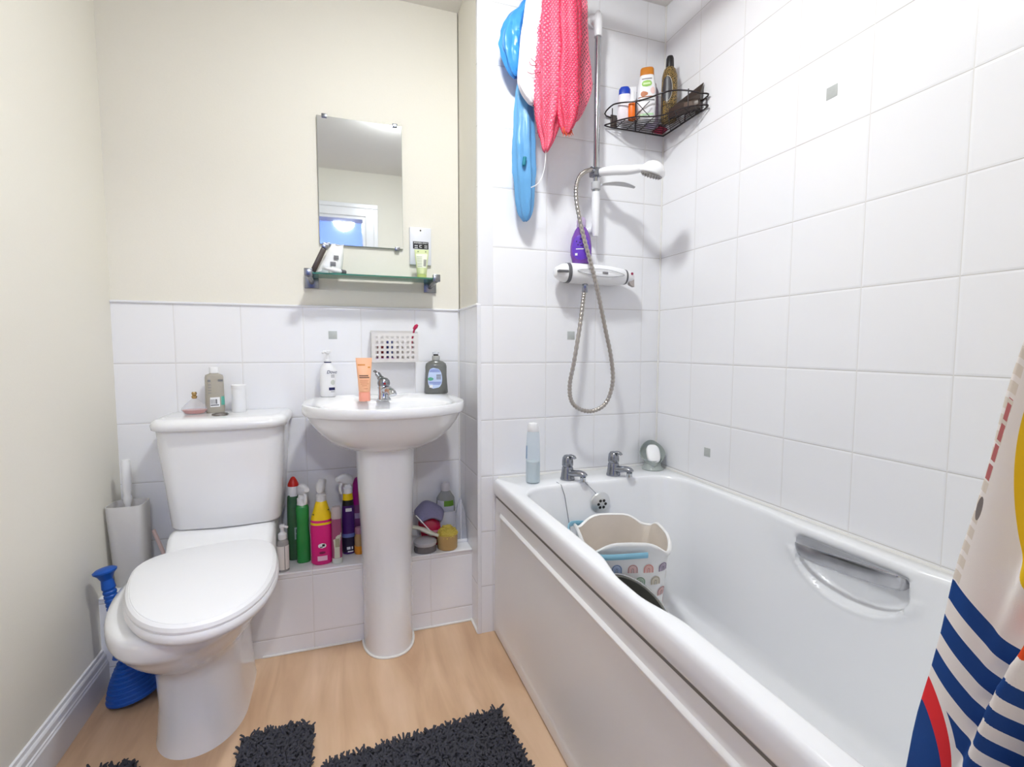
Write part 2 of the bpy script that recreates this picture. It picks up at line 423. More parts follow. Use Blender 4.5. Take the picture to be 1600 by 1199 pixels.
# seat and lid sit slightly askew on the pan
seat_rot = Matrix.Translation((-0.3613-tx, 1.5-ty, 0.008)) @ Matrix.Rotation(0.19, 4, 'Z') @ Matrix.Translation((0.3613, -1.5, 0))
def seat_ring(g, z): return egg(-0.3613, 1.169+g, 1.672-g, 0.1775-g, 1.5236, z, eb=3.0)
b = new_bm(); loft(b, [seat_ring(0.016, 0.384), seat_ring(0.004, 0.387), seat_ring(0.0, 0.395), seat_ring(0.0, 0.404), seat_ring(0.003, 0.410)]); xform(b, seat_rot); obj('seat', b, SEATPL, toilet, angle=60)
b = new_bm(); loft(b, [seat_ring(0.004, 0.4105), seat_ring(0.003, 0.416), seat_ring(0.006, 0.424), seat_ring(0.012, 0.4285), seat_ring(0.013, 0.4282), seat_ring(0.0145, 0.4300), seat_ring(0.03, 0.4325), seat_ring(0.08, 0.435)]); xform(b, seat_rot)
lid = obj('lid', b, SEATPL, toilet, angle=22)
for sx in (-0.075, 0.075):
    b = new_bm(); tube(b, [(-0.390+sx-0.022-tx, 1.672-ty, 0.414), (-0.390+sx+0.022-tx, 1.672-ty, 0.414)], 0.011, 12)
    obj('hinge', b, SEATPL, toilet)
# cistern
def cist(z, hw, yf, r=0.05, cx=-0.366, yb=1.936, bow=0.010, n=8):
    pts = [(cx-hw, yb, z)]
    for k in range(n+1):
        a = PI/2*k/n
        pts.append((cx-hw+r*(1-math.cos(a)), yf+r*(1-math.sin(a)), z))
    for k in range(1, 8):
        u = k/8; pts.append((cx-hw+r+(2*hw-2*r)*u, yf-bow*math.sin(PI*u), z))
    for k in range(n+1):
        a = PI/2*k/n
        pts.append((cx+hw-r*(1-math.sin(a)), yf+r*(1-math.cos(a)), z))
    pts.append((cx+hw, yb, z))
    return pts
b = new_bm()
loft(b, shift([cist(0.4565, 0.150, 1.757, cx=-0.364), cist(0.459, 0.156, 1.750, cx=-0.364), cist(0.466, 0.158, 1.747, cx=-0.364), cist(0.60, 0.168, 1.740, cx=-0.365), cist(0.70, 0.177, 1.734), cist(0.774, 0.181, 1.730)], tx, ty))
obj('cistern', b, CERAMIC, toilet, angle=50)
b = new_bm()
loft(b, shift([cist(0.774, 0.186, 1.716, 0.06), cist(0.777, 0.190, 1.711, 0.06), cist(0.790, 0.192, 1.708, 0.06), cist(0.800, 0.189, 1.712, 0.06), cist(0.807, 0.180, 1.722, 0.06), cist(0.8095, 0.165, 1.738, 0.06)], tx, ty))
obj('cistern_lid', b, CERAMIC, toilet, angle=60)
b = new_bm(); tube(b, [(-0.590-tx, 1.85-ty, 0.437), (-0.562-tx, 1.85-ty, 0.345), (-0.55-tx, 1.84-ty, 0.29)], 0.006, 8); obj('supply_pipe', b, mat('pinkish_pipe', (222, 196, 190), 0.4), toilet, label='pinkish inlet pipe')
ZL = 0.8097

# things on the cistern lid
px, py = -0.462, 1.862
t = thing('perfume_bottle', 'flared clear perfume bottle with gold stopper and pink liquid on the cistern', 'perfume', (px, py, ZL))
FACET = mat('clear_glass', (244, 246, 250), 0.05, clear=0.75, spec=0.8)
b = new_bm(); loft(b, [sect(r, r*0.8, 16, 2, 0, 0, z) for r, z in [(0.029, 0.0), (0.032, 0.003), (0.0395, 0.014), (0.037, 0.021), (0.028, 0.030), (0.018, 0.040), (0.009, 0.048), (0.006, 0.052)]]); obj('flask', b, FACET, t, angle=15)
b = new_bm(); loft(b, [sect(r, r*0.8, 16, 2, 0, 0, z) for r, z in [(0.027, 0.002), (0.030, 0.005), (0.0365, 0.014)]]); obj('perfume', b, mat('pink_liquid', (222, 120, 104), 0.2, clear=0.1), t)
b = new_bm(); lathe(b, [(0.0055, 0.050), (0.008, 0.053), (0.0085, 0.058), (0.0055, 0.061), (0.007, 0.063), (0.008, 0.068), (0.006, 0.072)], 16); obj('stopper', b, mat('gold', (190, 160, 110), 0.2, 1.0), t)

px, py = -0.408, 1.885
t = thing('mouthwash_bottle', 'clear square-shouldered bottle with barcode label standing on the cistern lid', 'bottle', (px, py, ZL), to_cam(px, py)+0.25)
CLR = mat('clear_amber_plastic', (206, 200, 188), 0.15, clear=0.45)
pr = [(0, 0.025, 0.018), (0.003, 0.0275, 0.02), (0.06, 0.0265, 0.02), (0.118, 0.026, 0.0195), (0.126, 0.024, 0.018), (0.130, 0.014, 0.012), (0.132, 0.011, 0.011)]
b = new_bm(); body(b, pr, 32, 4); obj('body', b, CLR, t)
b = new_bm(); lathe(b, [(0.0135, 0.132), (0.0135, 0.150), (0.012, 0.152)], 24); obj('cap', b, WHITEP, t)
b = new_bm(); patch(b, pr, 0.02, 0.052, -0.5, 0.12, e=4); lb = obj('barcode_label', b, PAPER, t)
b = new_bm()
for k in range(9): patch(b, pr, 0.030, 0.046, -0.42+k*0.05, -0.42+k*0.05+0.022, 0.0011, e=4, na=1, nz=1)
patch(b, pr, 0.024, 0.028, -0.42, 0.05, 0.0011, e=4, na=6, nz=1); obj('barcode', b, PRINTG, lb)
b = new_bm(); patch(b, pr, 0.025, 0.054, 0.25, 1.0, e=4); obj('side_label', b, mat('teal_print', (96, 176, 160), 0.5), t)
b = new_bm(); patch(b, pr, 0.104, 0.111, -0.9, -0.35, e=4, nz=1); patch(b, pr, 0.104, 0.111, 0.05, 0.7, e=4, nz=1)
for k in range(4): patch(b, pr, 0.066+k*0.009, 0.068+k*0.009, -0.8, -0.3, e=4, nz=1)
obj('lettering', b, PRINTG, t)

px, py = -0.335, 1.878
t = thing('white_tube', 'plain white open-topped tube, rightmost of the items standing on the cistern', 'container', (px, py, ZL))
b = new_bm(); lathe(b, [(0.0205, 0), (0.0215, 0.002), (0.0215, 0.078)], 28); obj('body', b, WHITEP, t)
b = new_bm(); loft(b, [sect(r, r, 28, 2, 0, 0, z) for r, z in [(0.0215, 0.0782), (0.0222, 0.081), (0.0222, 0.090), (0.0205, 0.092), (0.0185, 0.090), (0.0185, 0.0785)]]); obj('rim', b, WHITEP, t)
b = new_bm(); tube(b, [(-0.376+0.0215*math.cos(a), 1.800+0.0215*math.sin(a), ZL+0.0025+0.001*math.sin(a)) for a in [2*PI*k/28 for k in range(28)]], 0.0026, 8, closed=True)
o = obj('bangle', b, mat('dark_silver', (130, 124, 120), 0.25, 1.0)); tag(o, 'thin silver bangle lying flat on the cistern lid', 'bracelet')

# ------------------------------------------------------------------ basin and pedestal
bx, by = 0.135, 1.70
basin = thing('basin', 'white ceramic hand basin on a full pedestal', 'basin', (bx, by, 0))
ZR = 0.851
def dsh(sc, z, dy=0.0, cx=0.0, yback=DB-0.001-by, hw=0.260, b_=0.236, y0=-0.015, n=72):
    """D outline: half ellipse towards the room, squarer towards the wall"""
    pts = []
    for i in range(n):
        a = 2*PI*i/n; s, c = math.sin(a), math.cos(a)
        if c > 0: x = hw*math.copysign(abs(s)**(2/2.15), s); y = y0-b_*abs(c)**(2/2.15)
        else: x = hw*math.copysign(abs(s)**(2/3.6), s); y = y0+(yback-y0)*abs(c)**(2/3.6)
        pts.append((cx+x*sc, y0+(y-y0)*sc+dy, z))
    return pts
def dsh2(sx, sy, z, dy=0.0, keep_back=False):
    out = []
    for p in dsh(1.0, z):
        y = p[1]
        if not (keep_back and y > 0.0): y = -0.015+(y+0.015)*sy+dy
        out.append((p[0]*sx, y, z))
    return out
b = new_bm()
rings = [dsh2(0.36, 0.36, 0.690, 0.03), dsh2(0.42, 0.42, 0.692, 0.03), dsh2(0.55, 0.56, 0.704, 0.02, True), dsh2(0.70, 0.71, 0.727, 0.012, True), dsh2(0.82, 0.83, 0.758, 0.006, True), dsh2(0.905, 0.91, 0.79, 0.002, True),
         dsh2(0.955, 0.952, 0.816, 0.0, True), dsh2(0.966, 0.962, 0.8185, 0.0, True), dsh2(0.988, 0.984, 0.8195, 0.0, True), dsh2(0.997, 0.996, 0.824, 0.0, True), dsh2(1.0, 1.0, 0.835, 0.0, True), dsh2(0.998, 0.998, 0.845, 0.0, True), dsh2(0.99, 0.988, 0.850, 0.0, True), dsh2(0.975, 0.97, ZR, 0.0, True), dsh2(0.94, 0.925, ZR-0.001, 0.0, True)]
def bowl(sx, sy, z, dy): # oval bowl inside the rim, leaving a tap deck behind
    return [(0.205*sx*math.copysign(abs(math.sin(a))**0.9, math.sin(a)), -0.093-0.125*sy*math.copysign(abs(math.cos(a))**0.9, math.cos(a))+dy, z) for a in [2*PI*i/72 for i in range(72)]]
rings += [bowl(1.0, 1.0, ZR-0.003, 0), bowl(0.97, 0.96, ZR-0.009, 0), bowl(0.92, 0.90, ZR-0.03, 0), bowl(0.80, 0.78, ZR-0.075, 0), bowl(0.55, 0.52, ZR-0.115, 0), bowl(0.2, 0.2, ZR-0.13, 0)]
loft(b, rings, True, True)
obj('bowl', b, CERAMIC, basin, angle=50)
b = new_bm(); loft(b, [sect(0.011, 0.004, 16, 2, 0.0, 0.026-0.012*0, z) for z in (0.0, 0.0006)])
xform(b, Matrix.Translation((0.003, 0.0, ZR-0.0135)) @ Matrix.Rotation(PI*0.36, 4, 'X')); obj('overflow', b, DARK, basin)
def pedr(z, hw, yf, yb=YS-0.004, cx=0.134, n=40):
    pts = []
    for i in range(n+1):
        a = PI*i/n
        pts.append((cx-hw*math.copysign(abs(math.cos(a))**0.85, math.cos(a))-bx, yb-(yb-yf)*abs(math.sin(a))**0.85-by, z))
    return pts
b = new_bm(); loft(b, [pedr(0, 0.083, 1.612), pedr(0.012, 0.083, 1.612), pedr(0.10, 0.082, 1.612), pedr(0.30, 0.084, 1.614), pedr(0.45, 0.089, 1.612), pedr(0.60, 0.095, 1.606), pedr(0.705, 0.098, 1.604)])
obj('pedestal', b, CERAMIC, basin, angle=60)
b = new_bm(); tube(b, [(p[0]*1.0, p[1], 0.003) for p in pedr(0, 0.086, 1.609)], 0.004, 8); obj('sealant_bead', b, GROUTW, basin)

def chrome_tap(name, label, loc, rotz):
    t = thing(name, label, 'tap', loc, rotz)
    b = new_bm(); lathe(b, [(0.023, 0), (0.0235, 0.004), (0.020, 0.008), (0.0185, 0.02), (0.0185, 0.036), (0.020, 0.044), (0.018, 0.050)], 24); obj('base', b, CHROME, t)
    b = new_bm(); tube(b, spline([(0, 0.004, 0.034), (0, -0.02, 0.036), (0, -0.045, 0.035), (0, -0.062, 0.030), (0, -0.068, 0.022)], 5), [0.0145]*10+[0.0135]*11, 14); obj('spout', b, CHROME, t)
    return t
t = chrome_tap('basin_tap', 'chrome single-lever mixer tap on the basin', (0.1305, 1.710, ZR-0.001), 0.35)
b = new_bm(); lathe(b, [(0.019, 0.050), (0.021, 0.058), (0.019, 0.068), (0.012, 0.075), (0.003, 0.078)], 24)
tube(b, spline([(0, -0.006, 0.060), (-0.006, 0.012, 0.076), (-0.012, 0.022, 0.090), (-0.018, 0.034, 0.099)], 5), [0.014]*6+[0.011]*5+[0.006]*5, 12, flat=0.6); obj('lever', b, CHROMED, t)
b = new_bm(); lathe(b, [(0.004, 0), (0.004, 0.0015)], 12); xform(b, Matrix.Translation((-0.006, -0.0205, 0.058)) @ Matrix.Rotation(PI/2, 4, 'X')); obj('indicator', b, mat('red_dot', (150, 30, 40), 0.3), t)

# things on the basin deck
px, py = -0.050, 1.893
t = thing('lotion_pump_bottle', 'white pump bottle with dark blue band on the left end of the basin', 'bottle', (px, py, ZR), to_cam(px, py)+0.0)
pr = [(0, 0.0235, 0.016), (0.003, 0.0262, 0.0185), (0.03, 0.0262, 0.0195), (0.07, 0.0275, 0.020), (0.095, 0.0272, 0.019), (0.108, 0.023, 0.017), (0.117, 0.014, 0.013), (0.122, 0.012, 0.012)]
b = new_bm(); body(b, pr, 32, 2.4); obj('body', b, WHITEP, t)
b = new_bm(); lathe(b, [(0.0125, 0.122), (0.0125, 0.126)], 24); obj('collar', b, NAVY, t)
b = new_bm(); lathe(b, [(0.010, 0.126), (0.009, 0.132), (0.0045, 0.134), (0.0045, 0.154), (0.010, 0.156), (0.0115, 0.160), (0.011, 0.165), (0.006, 0.167)], 20)
tube(b, [(0, 0, 0.161), (-0.012, -0.018, 0.161), (-0.016, -0.024, 0.157)], 0.0042, 10); obj('pump', b, WHITEP, t)
b = new_bm(); patch(b, pr, 0.024, 0.034, 0.05, 0.95, e=2.4); obj('band', b, NAVY, t)
b = new_bm(); patch(b, pr, 0.042, 0.062, 0.25, 0.9, e=2.4, shape='oval'); obj('emblem', b, mat('pale_green_print', (200, 204, 196), 0.5), t)
text('lettering', 'Dove', 0.0165, NAVY, t, (0.0128, -0.0188, 0.089), (PI/2, 0, 0.30), shear=0.25)
b = new_bm()
for k in range(3): patch(b, pr, 0.070+k*0.004, 0.0715+k*0.004, 0.3, 0.85, e=2.4, nz=1)
patch(b, pr, 0.018, 0.0195, 0.25, 0.9, e=2.4, nz=1); obj('lettering', b, PRINTG, t)

px, py = 0.0675, 1.700
t = thing('cream_tube', 'peach orange squeeze tube standing on its cap beside the basin tap', 'tube', (px, py, ZR), to_cam(px, py)+0.06)
PEACH = mat('peach_plastic', (250, 190, 150), 0.35)
pr = [(0.030, 0.0175, 0.014), (0.032, 0.0185, 0.0155), (0.07, 0.0205, 0.013), (0.105, 0.0235, 0.0075), (0.132, 0.0255, 0.0022), (0.143, 0.0262, 0.0012)]
b = new_bm(); body(b, pr, 32, 2.2); obj('body', b, PEACH, t)
b = new_bm(); body(b, [(0, 0.0178, 0.015), (0.002, 0.0185, 0.0157), (0.030, 0.0185, 0.0157)], 32, 2.4); obj('cap', b, mat('coral_plastic', (250, 168, 146), 0.35), t)
OR2 = mat('orange_print', (214, 132, 40), 0.5)
b = new_bm()
for k, (z, h, a0, a1, ) in enumerate([(0.118, 0.004, -0.9, 0.1), (0.110, 0.004, 0.45, 0.85)]): patch(b, pr, z, z+h, a0, a1, 0.0007, e=2.2)
obj('heading', b, OR2, t)
b = new_bm()
for z, a0, a1 in [(0.083, -0.8, 0.55), (0.077, -0.8, 0.75)]: patch(b, pr, z, z+0.003, a0, a1, 0.0007, e=2.2)
obj('lettering', b, mat('brown_print', (96, 60, 50), 0.5), t)
b = new_bm()
for z, a0, a1 in [(0.068, -0.7, 0.6), (0.063, -0.7, 0.5), (0.057, -0.6, 0.6), (0.051, -0.4, 0.3), (0.041, -0.1, 0.5)]: patch(b, pr, z, z+0.0016, a0, a1, 0.0007, e=2.2, nz=1)
obj('small_print', b, mat('tan_print', (214, 140, 104), 0.5), t)

px, py = 0.343, 1.903
t = thing('wash_bottle', 'clear grey upturned wash bottle with oval blue label on the right of the basin', 'bottle', (px, py, ZR), to_cam(px, py)+0.05)
GEL = mat('grey_gel', (136, 138, 134), 0.12, clear=0.32)
pr = [(0, 0.042, 0.022), (0.004, 0.0455, 0.0245), (0.03, 0.0435, 0.024), (0.07, 0.0405, 0.023), (0.105, 0.041, 0.022), (0.116, 0.038, 0.020), (0.124, 0.026, 0.016), (0.128, 0.0155, 0.013)]
b = new_bm(); body(b, pr, 40, 2.8); obj('body', b, GEL, t)
b = new_bm(); lathe(b, [(0.0135, 0.128), (0.015, 0.131), (0.015, 0.144), (0.013, 0.146)], 24); obj('collar', b, mat('clear_cap', (214, 214, 208), 0.2, clear=0.4), t)
b = new_bm(); lathe(b, [(0.0095, 0.146), (0.0095, 0.152)], 20); obj('nozzle', b, DARK, t)
b = new_bm(); lathe(b, [(0.014, 0.152), (0.013, 0.160), (0.006, 0.162)], 20); obj('cap', b, mat('frosted_cap', (240, 242, 246), 0.3, clear=0.5), t)
b = new_bm(); patch(b, pr, 0.020, 0.100, -0.75, 0.42, 0.0006, e=2.8, na=20, nz=20, shape='oval'); lb = obj('label', b, mat('pale_blue_label', (198, 214, 244), 0.4), t)
b = new_bm(); patch(b, pr, 0.050, 0.064, -0.72, -0.15, 0.0012, e=2.8, shape='oval'); obj('badge', b, mat('green_badge', (92, 168, 140), 0.5), lb)
b = new_bm()
for z, a0, a1 in [(0.092, -0.4, 0.1), (0.088, -0.5, 0.2), (0.084, -0.55, 0.25), (0.044, -0.6, 0.3), (0.040, -0.55, 0.28), (0.036, -0.2, 0.2)]: patch(b, pr, z, z+0.002, a0, a1, 0.0012, e=2.8, nz=1)
obj('lettering', b, mat('blue_print', (120, 136, 206), 0.5), lb)
b = new_bm()
for k in range(5): patch(b, pr, 0.056+k*0.004, 0.058+k*0.004, 0.0, 0.3, 0.0012, e=2.8, nz=1)
obj('small_print', b, PRINTG, lb)
b = new_bm(); patch(b, pr, 0.024, 0.034, -0.5, -0.2, 0.0012, e=2.8, nz=2); obj('white_panel', b, PAPER, lb)

# ------------------------------------------------------------------ mirror, shelf, shaver socket
t = thing('mirror', 'frameless rectangular wall mirror held by small clips', 'mirror', (0.078, DB-0.004, 1.40))
b = new_bm(); box(b, -0.1455, 0.150, -0.0015, 0.004, 0.0, 0.449, 0.001); obj('backing', b, mat('mirror_edge', (170, 182, 176), 0.2), t)
b = new_bm(); box(b, -0.1445, 0.149, -0.0026, -0.0016, 0.001, 0.448); obj('mirror_glass', b, mat('silvered_glass', (235, 240, 242), 0.02, 1.0), t)
for cx, cz in ((-0.120, 0.449), (0.125, 0.449), (-0.120, 0.0), (0.128, 0.0)):
    b = new_bm(); box(b, cx-0.009, cx+0.009, -0.007, 0.004, cz-0.007, cz+0.006, 0.001); obj('clip', b, CHROMED, t)

t = thing('glass_shelf', 'glass shelf on two chrome brackets below the mirror', 'shelf', (0.115, DB, 1.28))
GLS = bpy.data.materials.new('shelf_glass'); GLS.use_nodes = True
nt = GLS.node_tree; nt.nodes.clear(); o_ = nt.nodes.new('ShaderNodeOutputMaterial'); tr = nt.nodes.new('ShaderNodeBsdfTransparent'); gl = nt.nodes.new('ShaderNodeBsdfGlossy')
tr.inputs[0].default_value = (0.985, 0.998, 0.99, 1); gl.inputs['Roughness'].default_value = 0.02; fr = nt.nodes.new('ShaderNodeFresnel'); fr.inputs[0].default_value = 1.3
mx = nt.nodes.new('ShaderNodeMixShader'); nt.links.new(fr.outputs[0], mx.inputs[0]); nt.links.new(tr.outputs[0], mx.inputs[1]); nt.links.new(gl.outputs[0], mx.inputs[2]); nt.links.new(mx.outputs[0], o_.inputs[0])
EDGE = mat('glass_edge_green', (60, 122, 100), 0.15)
b = new_bm(); box(b, -0.214, 0.214, -0.1195, -0.006, -0.0025, 0.0025)
for f in b.faces:
    if abs(f.normal.z) < 0.5: f.material_index = 1
obj('glass_pane', b, [GLS, EDGE], t, smooth=False)
for sx in (-1, 1):
    b = new_bm(); cx = sx*0.213
    box(b, cx-0.024, cx+0.024, -0.008, -0.0005, -0.040, 0.012, 0.002)
    tube(b, [(cx, -0.006, -0.018), (cx, -0.07, -0.013), (cx+sx*0.004, -0.122, -0.006)], 0.009, 12)
    box(b, cx-0.013+sx*0.004, cx+0.013+sx*0.004, -0.131, -0.112, -0.012, 0.014, 0.002)
    obj('bracket', b, CHROMED, t)
ZS = 1.2826
# left: dark handled razor, toothpaste, crumpled white sachet
t = thing('dark_hair_clip', 'dark brown bar with chrome end leaning up on the left of the glass shelf', 'clip', (-0.091, 1.842, ZS), rot=(0, math.radians(25), 0.1))
b = new_bm(); box(b, -0.009, 0.009, -0.006, 0.006, 0.005, 0.094, 0.003); obj('handle', b, mat('dark_brown', (66, 54, 48), 0.35), t)
b = new_bm(); box(b, -0.011, 0.011, -0.007, 0.007, 0.0945, 0.112, 0.002); obj('end_cap', b, CHROMED, t)
t = thing('white_pouch', 'crumpled white plastic pouch on the left of the glass shelf', 'pouch', (-0.026, 1.890, ZS))
b = new_bm()
for k in range(1):
    rings = []
    for i, (z, rx, ry) in enumerate([(0, 0.040, 0.022), (0.012, 0.047, 0.028), (0.035, 0.042, 0.026), (0.06, 0.034, 0.02), (0.085, 0.026, 0.014), (0.104, 0.020, 0.004), (0.112, 0.022, 0.002)]):
        ring = []
        for p in sect(rx, ry, 30, 2.2, -0.018+0.33*z, 0, z):
            v = Vector(p); d = noise.noise(v*48)*0.011+noise.noise(v*110)*0.004
            ring.append((v.x+d, v.y+d*0.8, max(0.0, v.z+(d if z > 0.01 else 0))))
        rings.append(ring)
    loft(b, rings)
obj('pouch_body', b, mat('white_film', (244, 244, 244), 0.25, clear=0.05), t, angle=25)
b = new_bm(); box(b, -0.006, 0.012, -0.0285, -0.0262, 0.03, 0.045, 0.0006); box(b, 0.006, 0.022, -0.0255, -0.0235, 0.054, 0.068, 0.0006); obj('lettering', b, PRINTG, t)
t = thing('toothpaste_tube', 'small white tube with grey cap lying at the front of the white pouch', 'tube', (0.0, 1.836, ZS+0.0085), rot=(0, math.radians(4), 0.5))
b = new_bm(); xs = [(-0.062, 0.013, 0.0015), (-0.04, 0.011, 0.006), (-0.015, 0.009, 0.0085), (0.0, 0.0085, 0.0085), (0.003, 0.006, 0.006)]
loft(b, [[(x, p[0], p[1]) for p in sect(a_, c_, 20)] for x, a_, c_ in xs]); obj('body', b, WHITEP, t)
b = new_bm(); loft(b, [[(x, p[0], p[1]) for p in sect(r, r, 20)] for x, r in [(0.003, 0.0085), (0.018, 0.0085), (0.020, 0.007)]]); obj('cap', b, GREYP, t)
# right: pale green tube
px, py = 0.287, 1.868
t = thing('green_scrub_tube', 'pale green squeeze tube with barcode standing on the right of the glass shelf', 'tube', (px, py, ZS), to_cam(px, py))
pr = [(0.016, 0.017, 0.013), (0.018, 0.018, 0.0145), (0.05, 0.0205, 0.011), (0.085, 0.0245, 0.004), (0.098, 0.0258, 0.0018), (0.108, 0.026, 0.0013)]
b = new_bm(); body(b, pr, 28, 2.2); obj('body', b, mat('pale_green_plastic', (214, 224, 168), 0.4), t)
b = new_bm(); body(b, [(0, 0.0165, 0.013), (0.016, 0.0178, 0.0142)], 28, 2.2); obj('cap', b, mat('lime_cap', (200, 214, 130), 0.4), t)
b = new_bm(); patch(b, pr, 0.040, 0.092, -0.9, 0.95, 0.0006, e=2.2); lb = obj('label', b, mat('pale_label', (232, 236, 216), 0.5), t)
b = new_bm()
for k in range(10): patch(b, pr, 0.046+k*0.0026, 0.0474+k*0.0026, 0.25, 0.8, 0.0012, e=2.2, nz=1)
obj('barcode', b, PRINTG, lb)
b = new_bm()
for k in range(7): patch(b, pr, 0.044+k*0.006, 0.0453+k*0.006, -0.75, 0.05, 0.0012, e=2.2, nz=1)
for a in (-0.55, 0.45): patch(b, pr, 0.098, 0.102, a, a+0.2, 0.0012, e=2.2, nz=1)
obj('lettering', b, mat('green_print', (120, 138, 96), 0.5), lb)
t = thing('shaver_socket', 'white vertical shaver socket plate with black panel beside the mirror', 'socket', (0.293, DB-0.001, 1.415))
b = new_bm(); box(b, -0.041, 0.041, -0.008, 0.006, -0.0705, 0.0705, 0.003); obj('plate', b, mat('socket_white', (226, 228, 236), 0.35), t)
b = new_bm(); box(b, -0.029, 0.030, -0.0095, -0.0078, -0.010, 0.017, 0.0005); pn = obj('outlet_panel', b, DARK, t)
text('lettering', 'SHAVERS ONLY', 0.0075, PAPER, pn, (0.0005, -0.0098, 0.0115))
b = new_bm(); box(b, -0.023, -0.011, -0.0105, -0.0094, -0.0005, 0.002); box(b, -0.023, -0.011, -0.0105, -0.0094, -0.0075, -0.005); box(b, 0.014, 0.025, -0.0105, -0.0094, 0.0005, 0.003); box(b, 0.014, 0.025, -0.0105, -0.0094, -0.0065, -0.004)
box(b, -0.0045, 0.0045, -0.0105, -0.0094, 0.002, 0.004); box(b, -0.0045, -0.0025, -0.0105, -0.0094, -0.006, 0.004); box(b, -0.0045, 0.0045, -0.0105, -0.0094, -0.006, -0.004); obj('marking', b, PAPER, pn)
for zz in (0.059, -0.060):
    b = new_bm(); lathe(b, [(0.003, 0), (0.003, 0.0015)], 12); xform(b, Matrix.Translation((0, -0.0078, zz)) @ Matrix.Rotation(PI/2, 4, 'X')); obj('screw', b, mat('brass_screw', (90, 84, 70), 0.3, 1.0), t)

# ------------------------------------------------------------------ clear basket on the wall above the basin
t = thing('suction_basket', 'milky plastic basket with square holes stuck on the tiles above the basin', 'basket', (0.186, DB, 0.974))
FROST = mat('frosted_plastic', (246, 243, 241), 0.3, clear=0.32)
xs = [-0.086, -0.060] ; x = -0.060
cols = [-0.065+0.0185*k for k in range(8)]; rows_ = [0.018+0.0185*k for k in range(5)]
hs = 0.0047
def grid_panel(bm, x0, x1, z0, z1, cols, rws, hs, y0, y1):
    xs = [x0]+[v for c in cols for v in (c-hs, c+hs)]+[x1]; zs = [z0]+[v for c in rws for v in (c-hs, c+hs)]+[z1]
    for i in range(len(xs)-1):
        for j in range(len(zs)-1):
            if i % 2 == 1 and j % 2 == 1: continue
            box(bm, xs[i], xs[i+1], y0, y1, zs[j], zs[j+1])
    bmesh.ops.remove_doubles(bm, verts=bm.verts[:], dist=1e-5)
b = new_bm(); grid_panel(b, -0.084, 0.084, 0.0, 0.108, cols, rows_, hs, -0.072, -0.070)
obj('front_panel', b, FROST, t, smooth=False)
b = new_bm(); box(b, -0.084, -0.082, -0.070, -0.002, 0, 0.112); obj('side_panel', b, FROST, t)
b = new_bm(); box(b, 0.082, 0.084, -0.070, -0.002, 0, 0.112); obj('side_panel', b, FROST, t)
b = new_bm(); box(b, -0.082, 0.082, -0.070, -0.002, 0, 0.002); obj('base', b, FROST, t)
b = new_bm(); box(b, -0.084, 0.084, -0.0022, -0.0005, 0, 0.118); obj('back_panel', b, FROST, t)
def simple(name, bm, m, label, cat, parent=None):
    o = obj(name, bm, m); tag(o, label, cat); return o
b = new_bm(); tube(b, [(0.245, 1.90, 0.985), (0.252, 1.895, 1.06), (0.262, 1.885, 1.108)], 0.0035, 8); tube(b, [(0.258, 1.887, 1.097), (0.2655, 1.884, 1.108), (0.271, 1.881, 1.114)], [0.006, 0.0075, 0.004], 8)
simple('toothbrush', b, mat('crimson_plastic', (190, 30, 84), 0.35), 'crimson toothbrush poking out of the wall basket', 'toothbrush')
b = new_bm(); box(b, 0.125, 0.155, 1.90, 1.915, 0.978, 1.035, 0.003); simple('red_packet', b, mat('dark_red', (140, 26, 40), 0.4), 'dark red packet inside the wall basket', 'packet')
b = new_bm(); box(b, 0.158, 0.180, 1.895, 1.915, 0.978, 1.055, 0.003); simple('blue_packet', b, mat('dark_blue', (40, 56, 130), 0.4), 'dark blue packet inside the wall basket, right of the red one', 'packet')
b = new_bm(); lathe(b, [(0.012, 0), (0.013, 0.002), (0.013, 0.055), (0.008, 0.06)], 20); xform(b, Matrix.Translation((0.205, 1.905, 0.977))); simple('white_jar', b, mat('off_white', (220, 214, 208), 0.4), 'small off-white jar inside the wall basket', 'jar')
b = new_bm(); box(b, 0.105, 0.195, 1.875, 1.892, 0.9765, 0.990, 0.004); simple('pink_soap', b, mat('lilac_pink', (214, 150, 206), 0.5), 'lilac pink bar lying at the front of the wall basket', 'soap')

# ------------------------------------------------------------------ boxing shelf: cleaning bottles
def trigger(bm, z, yaw=0.0, s=1.0, cx=0.0, cy=0.0, mi=0):
    """spray head whose nozzle points to local -Y, built above height z"""
    st = len(bm.verts)
    tmp = new_bm()
    lathe(tmp, [(0.0135*s, 0), (0.0135*s, 0.016*s), (0.011*s, 0.018*s), (0.0095*s, 0.026*s)], 20)
    hd = []
    for y, hw, z0, z1 in [(0.016, 0.007, 0.026, 0.040), (0.012, 0.0105, 0.022, 0.050), (0.0, 0.0115, 0.022, 0.058), (-0.014, 0.0105, 0.030, 0.058), (-0.026, 0.0085, 0.036, 0.055), (-0.036, 0.007, 0.040, 0.052)]:
        c = (z0+z1)/2; h = (z1-z0)/2
        hd.append([(p[0]*s, y*s, (c+p[1])*s) for p in [(q[0], q[1]) for q in sect(hw, h, 16, 2.8)]])
    loft(tmp, hd)
    tube(tmp, spline([(0, -0.012*s, 0.036*s), (0, -0.024*s, 0.028*s), (0, -0.026*s, 0.014*s), (0, -0.022*s, 0.004*s)], 4), 0.0042*s, 8)
    xform(tmp, Matrix.Translation((cx, cy, z)) @ Matrix.Rotation(yaw, 4, 'Z'))
    me = bpy.data.meshes.new('tmp'); tmp.to_mesh(me); tmp.free(); bm.from_mesh(me); bpy.data.meshes.remove(me)

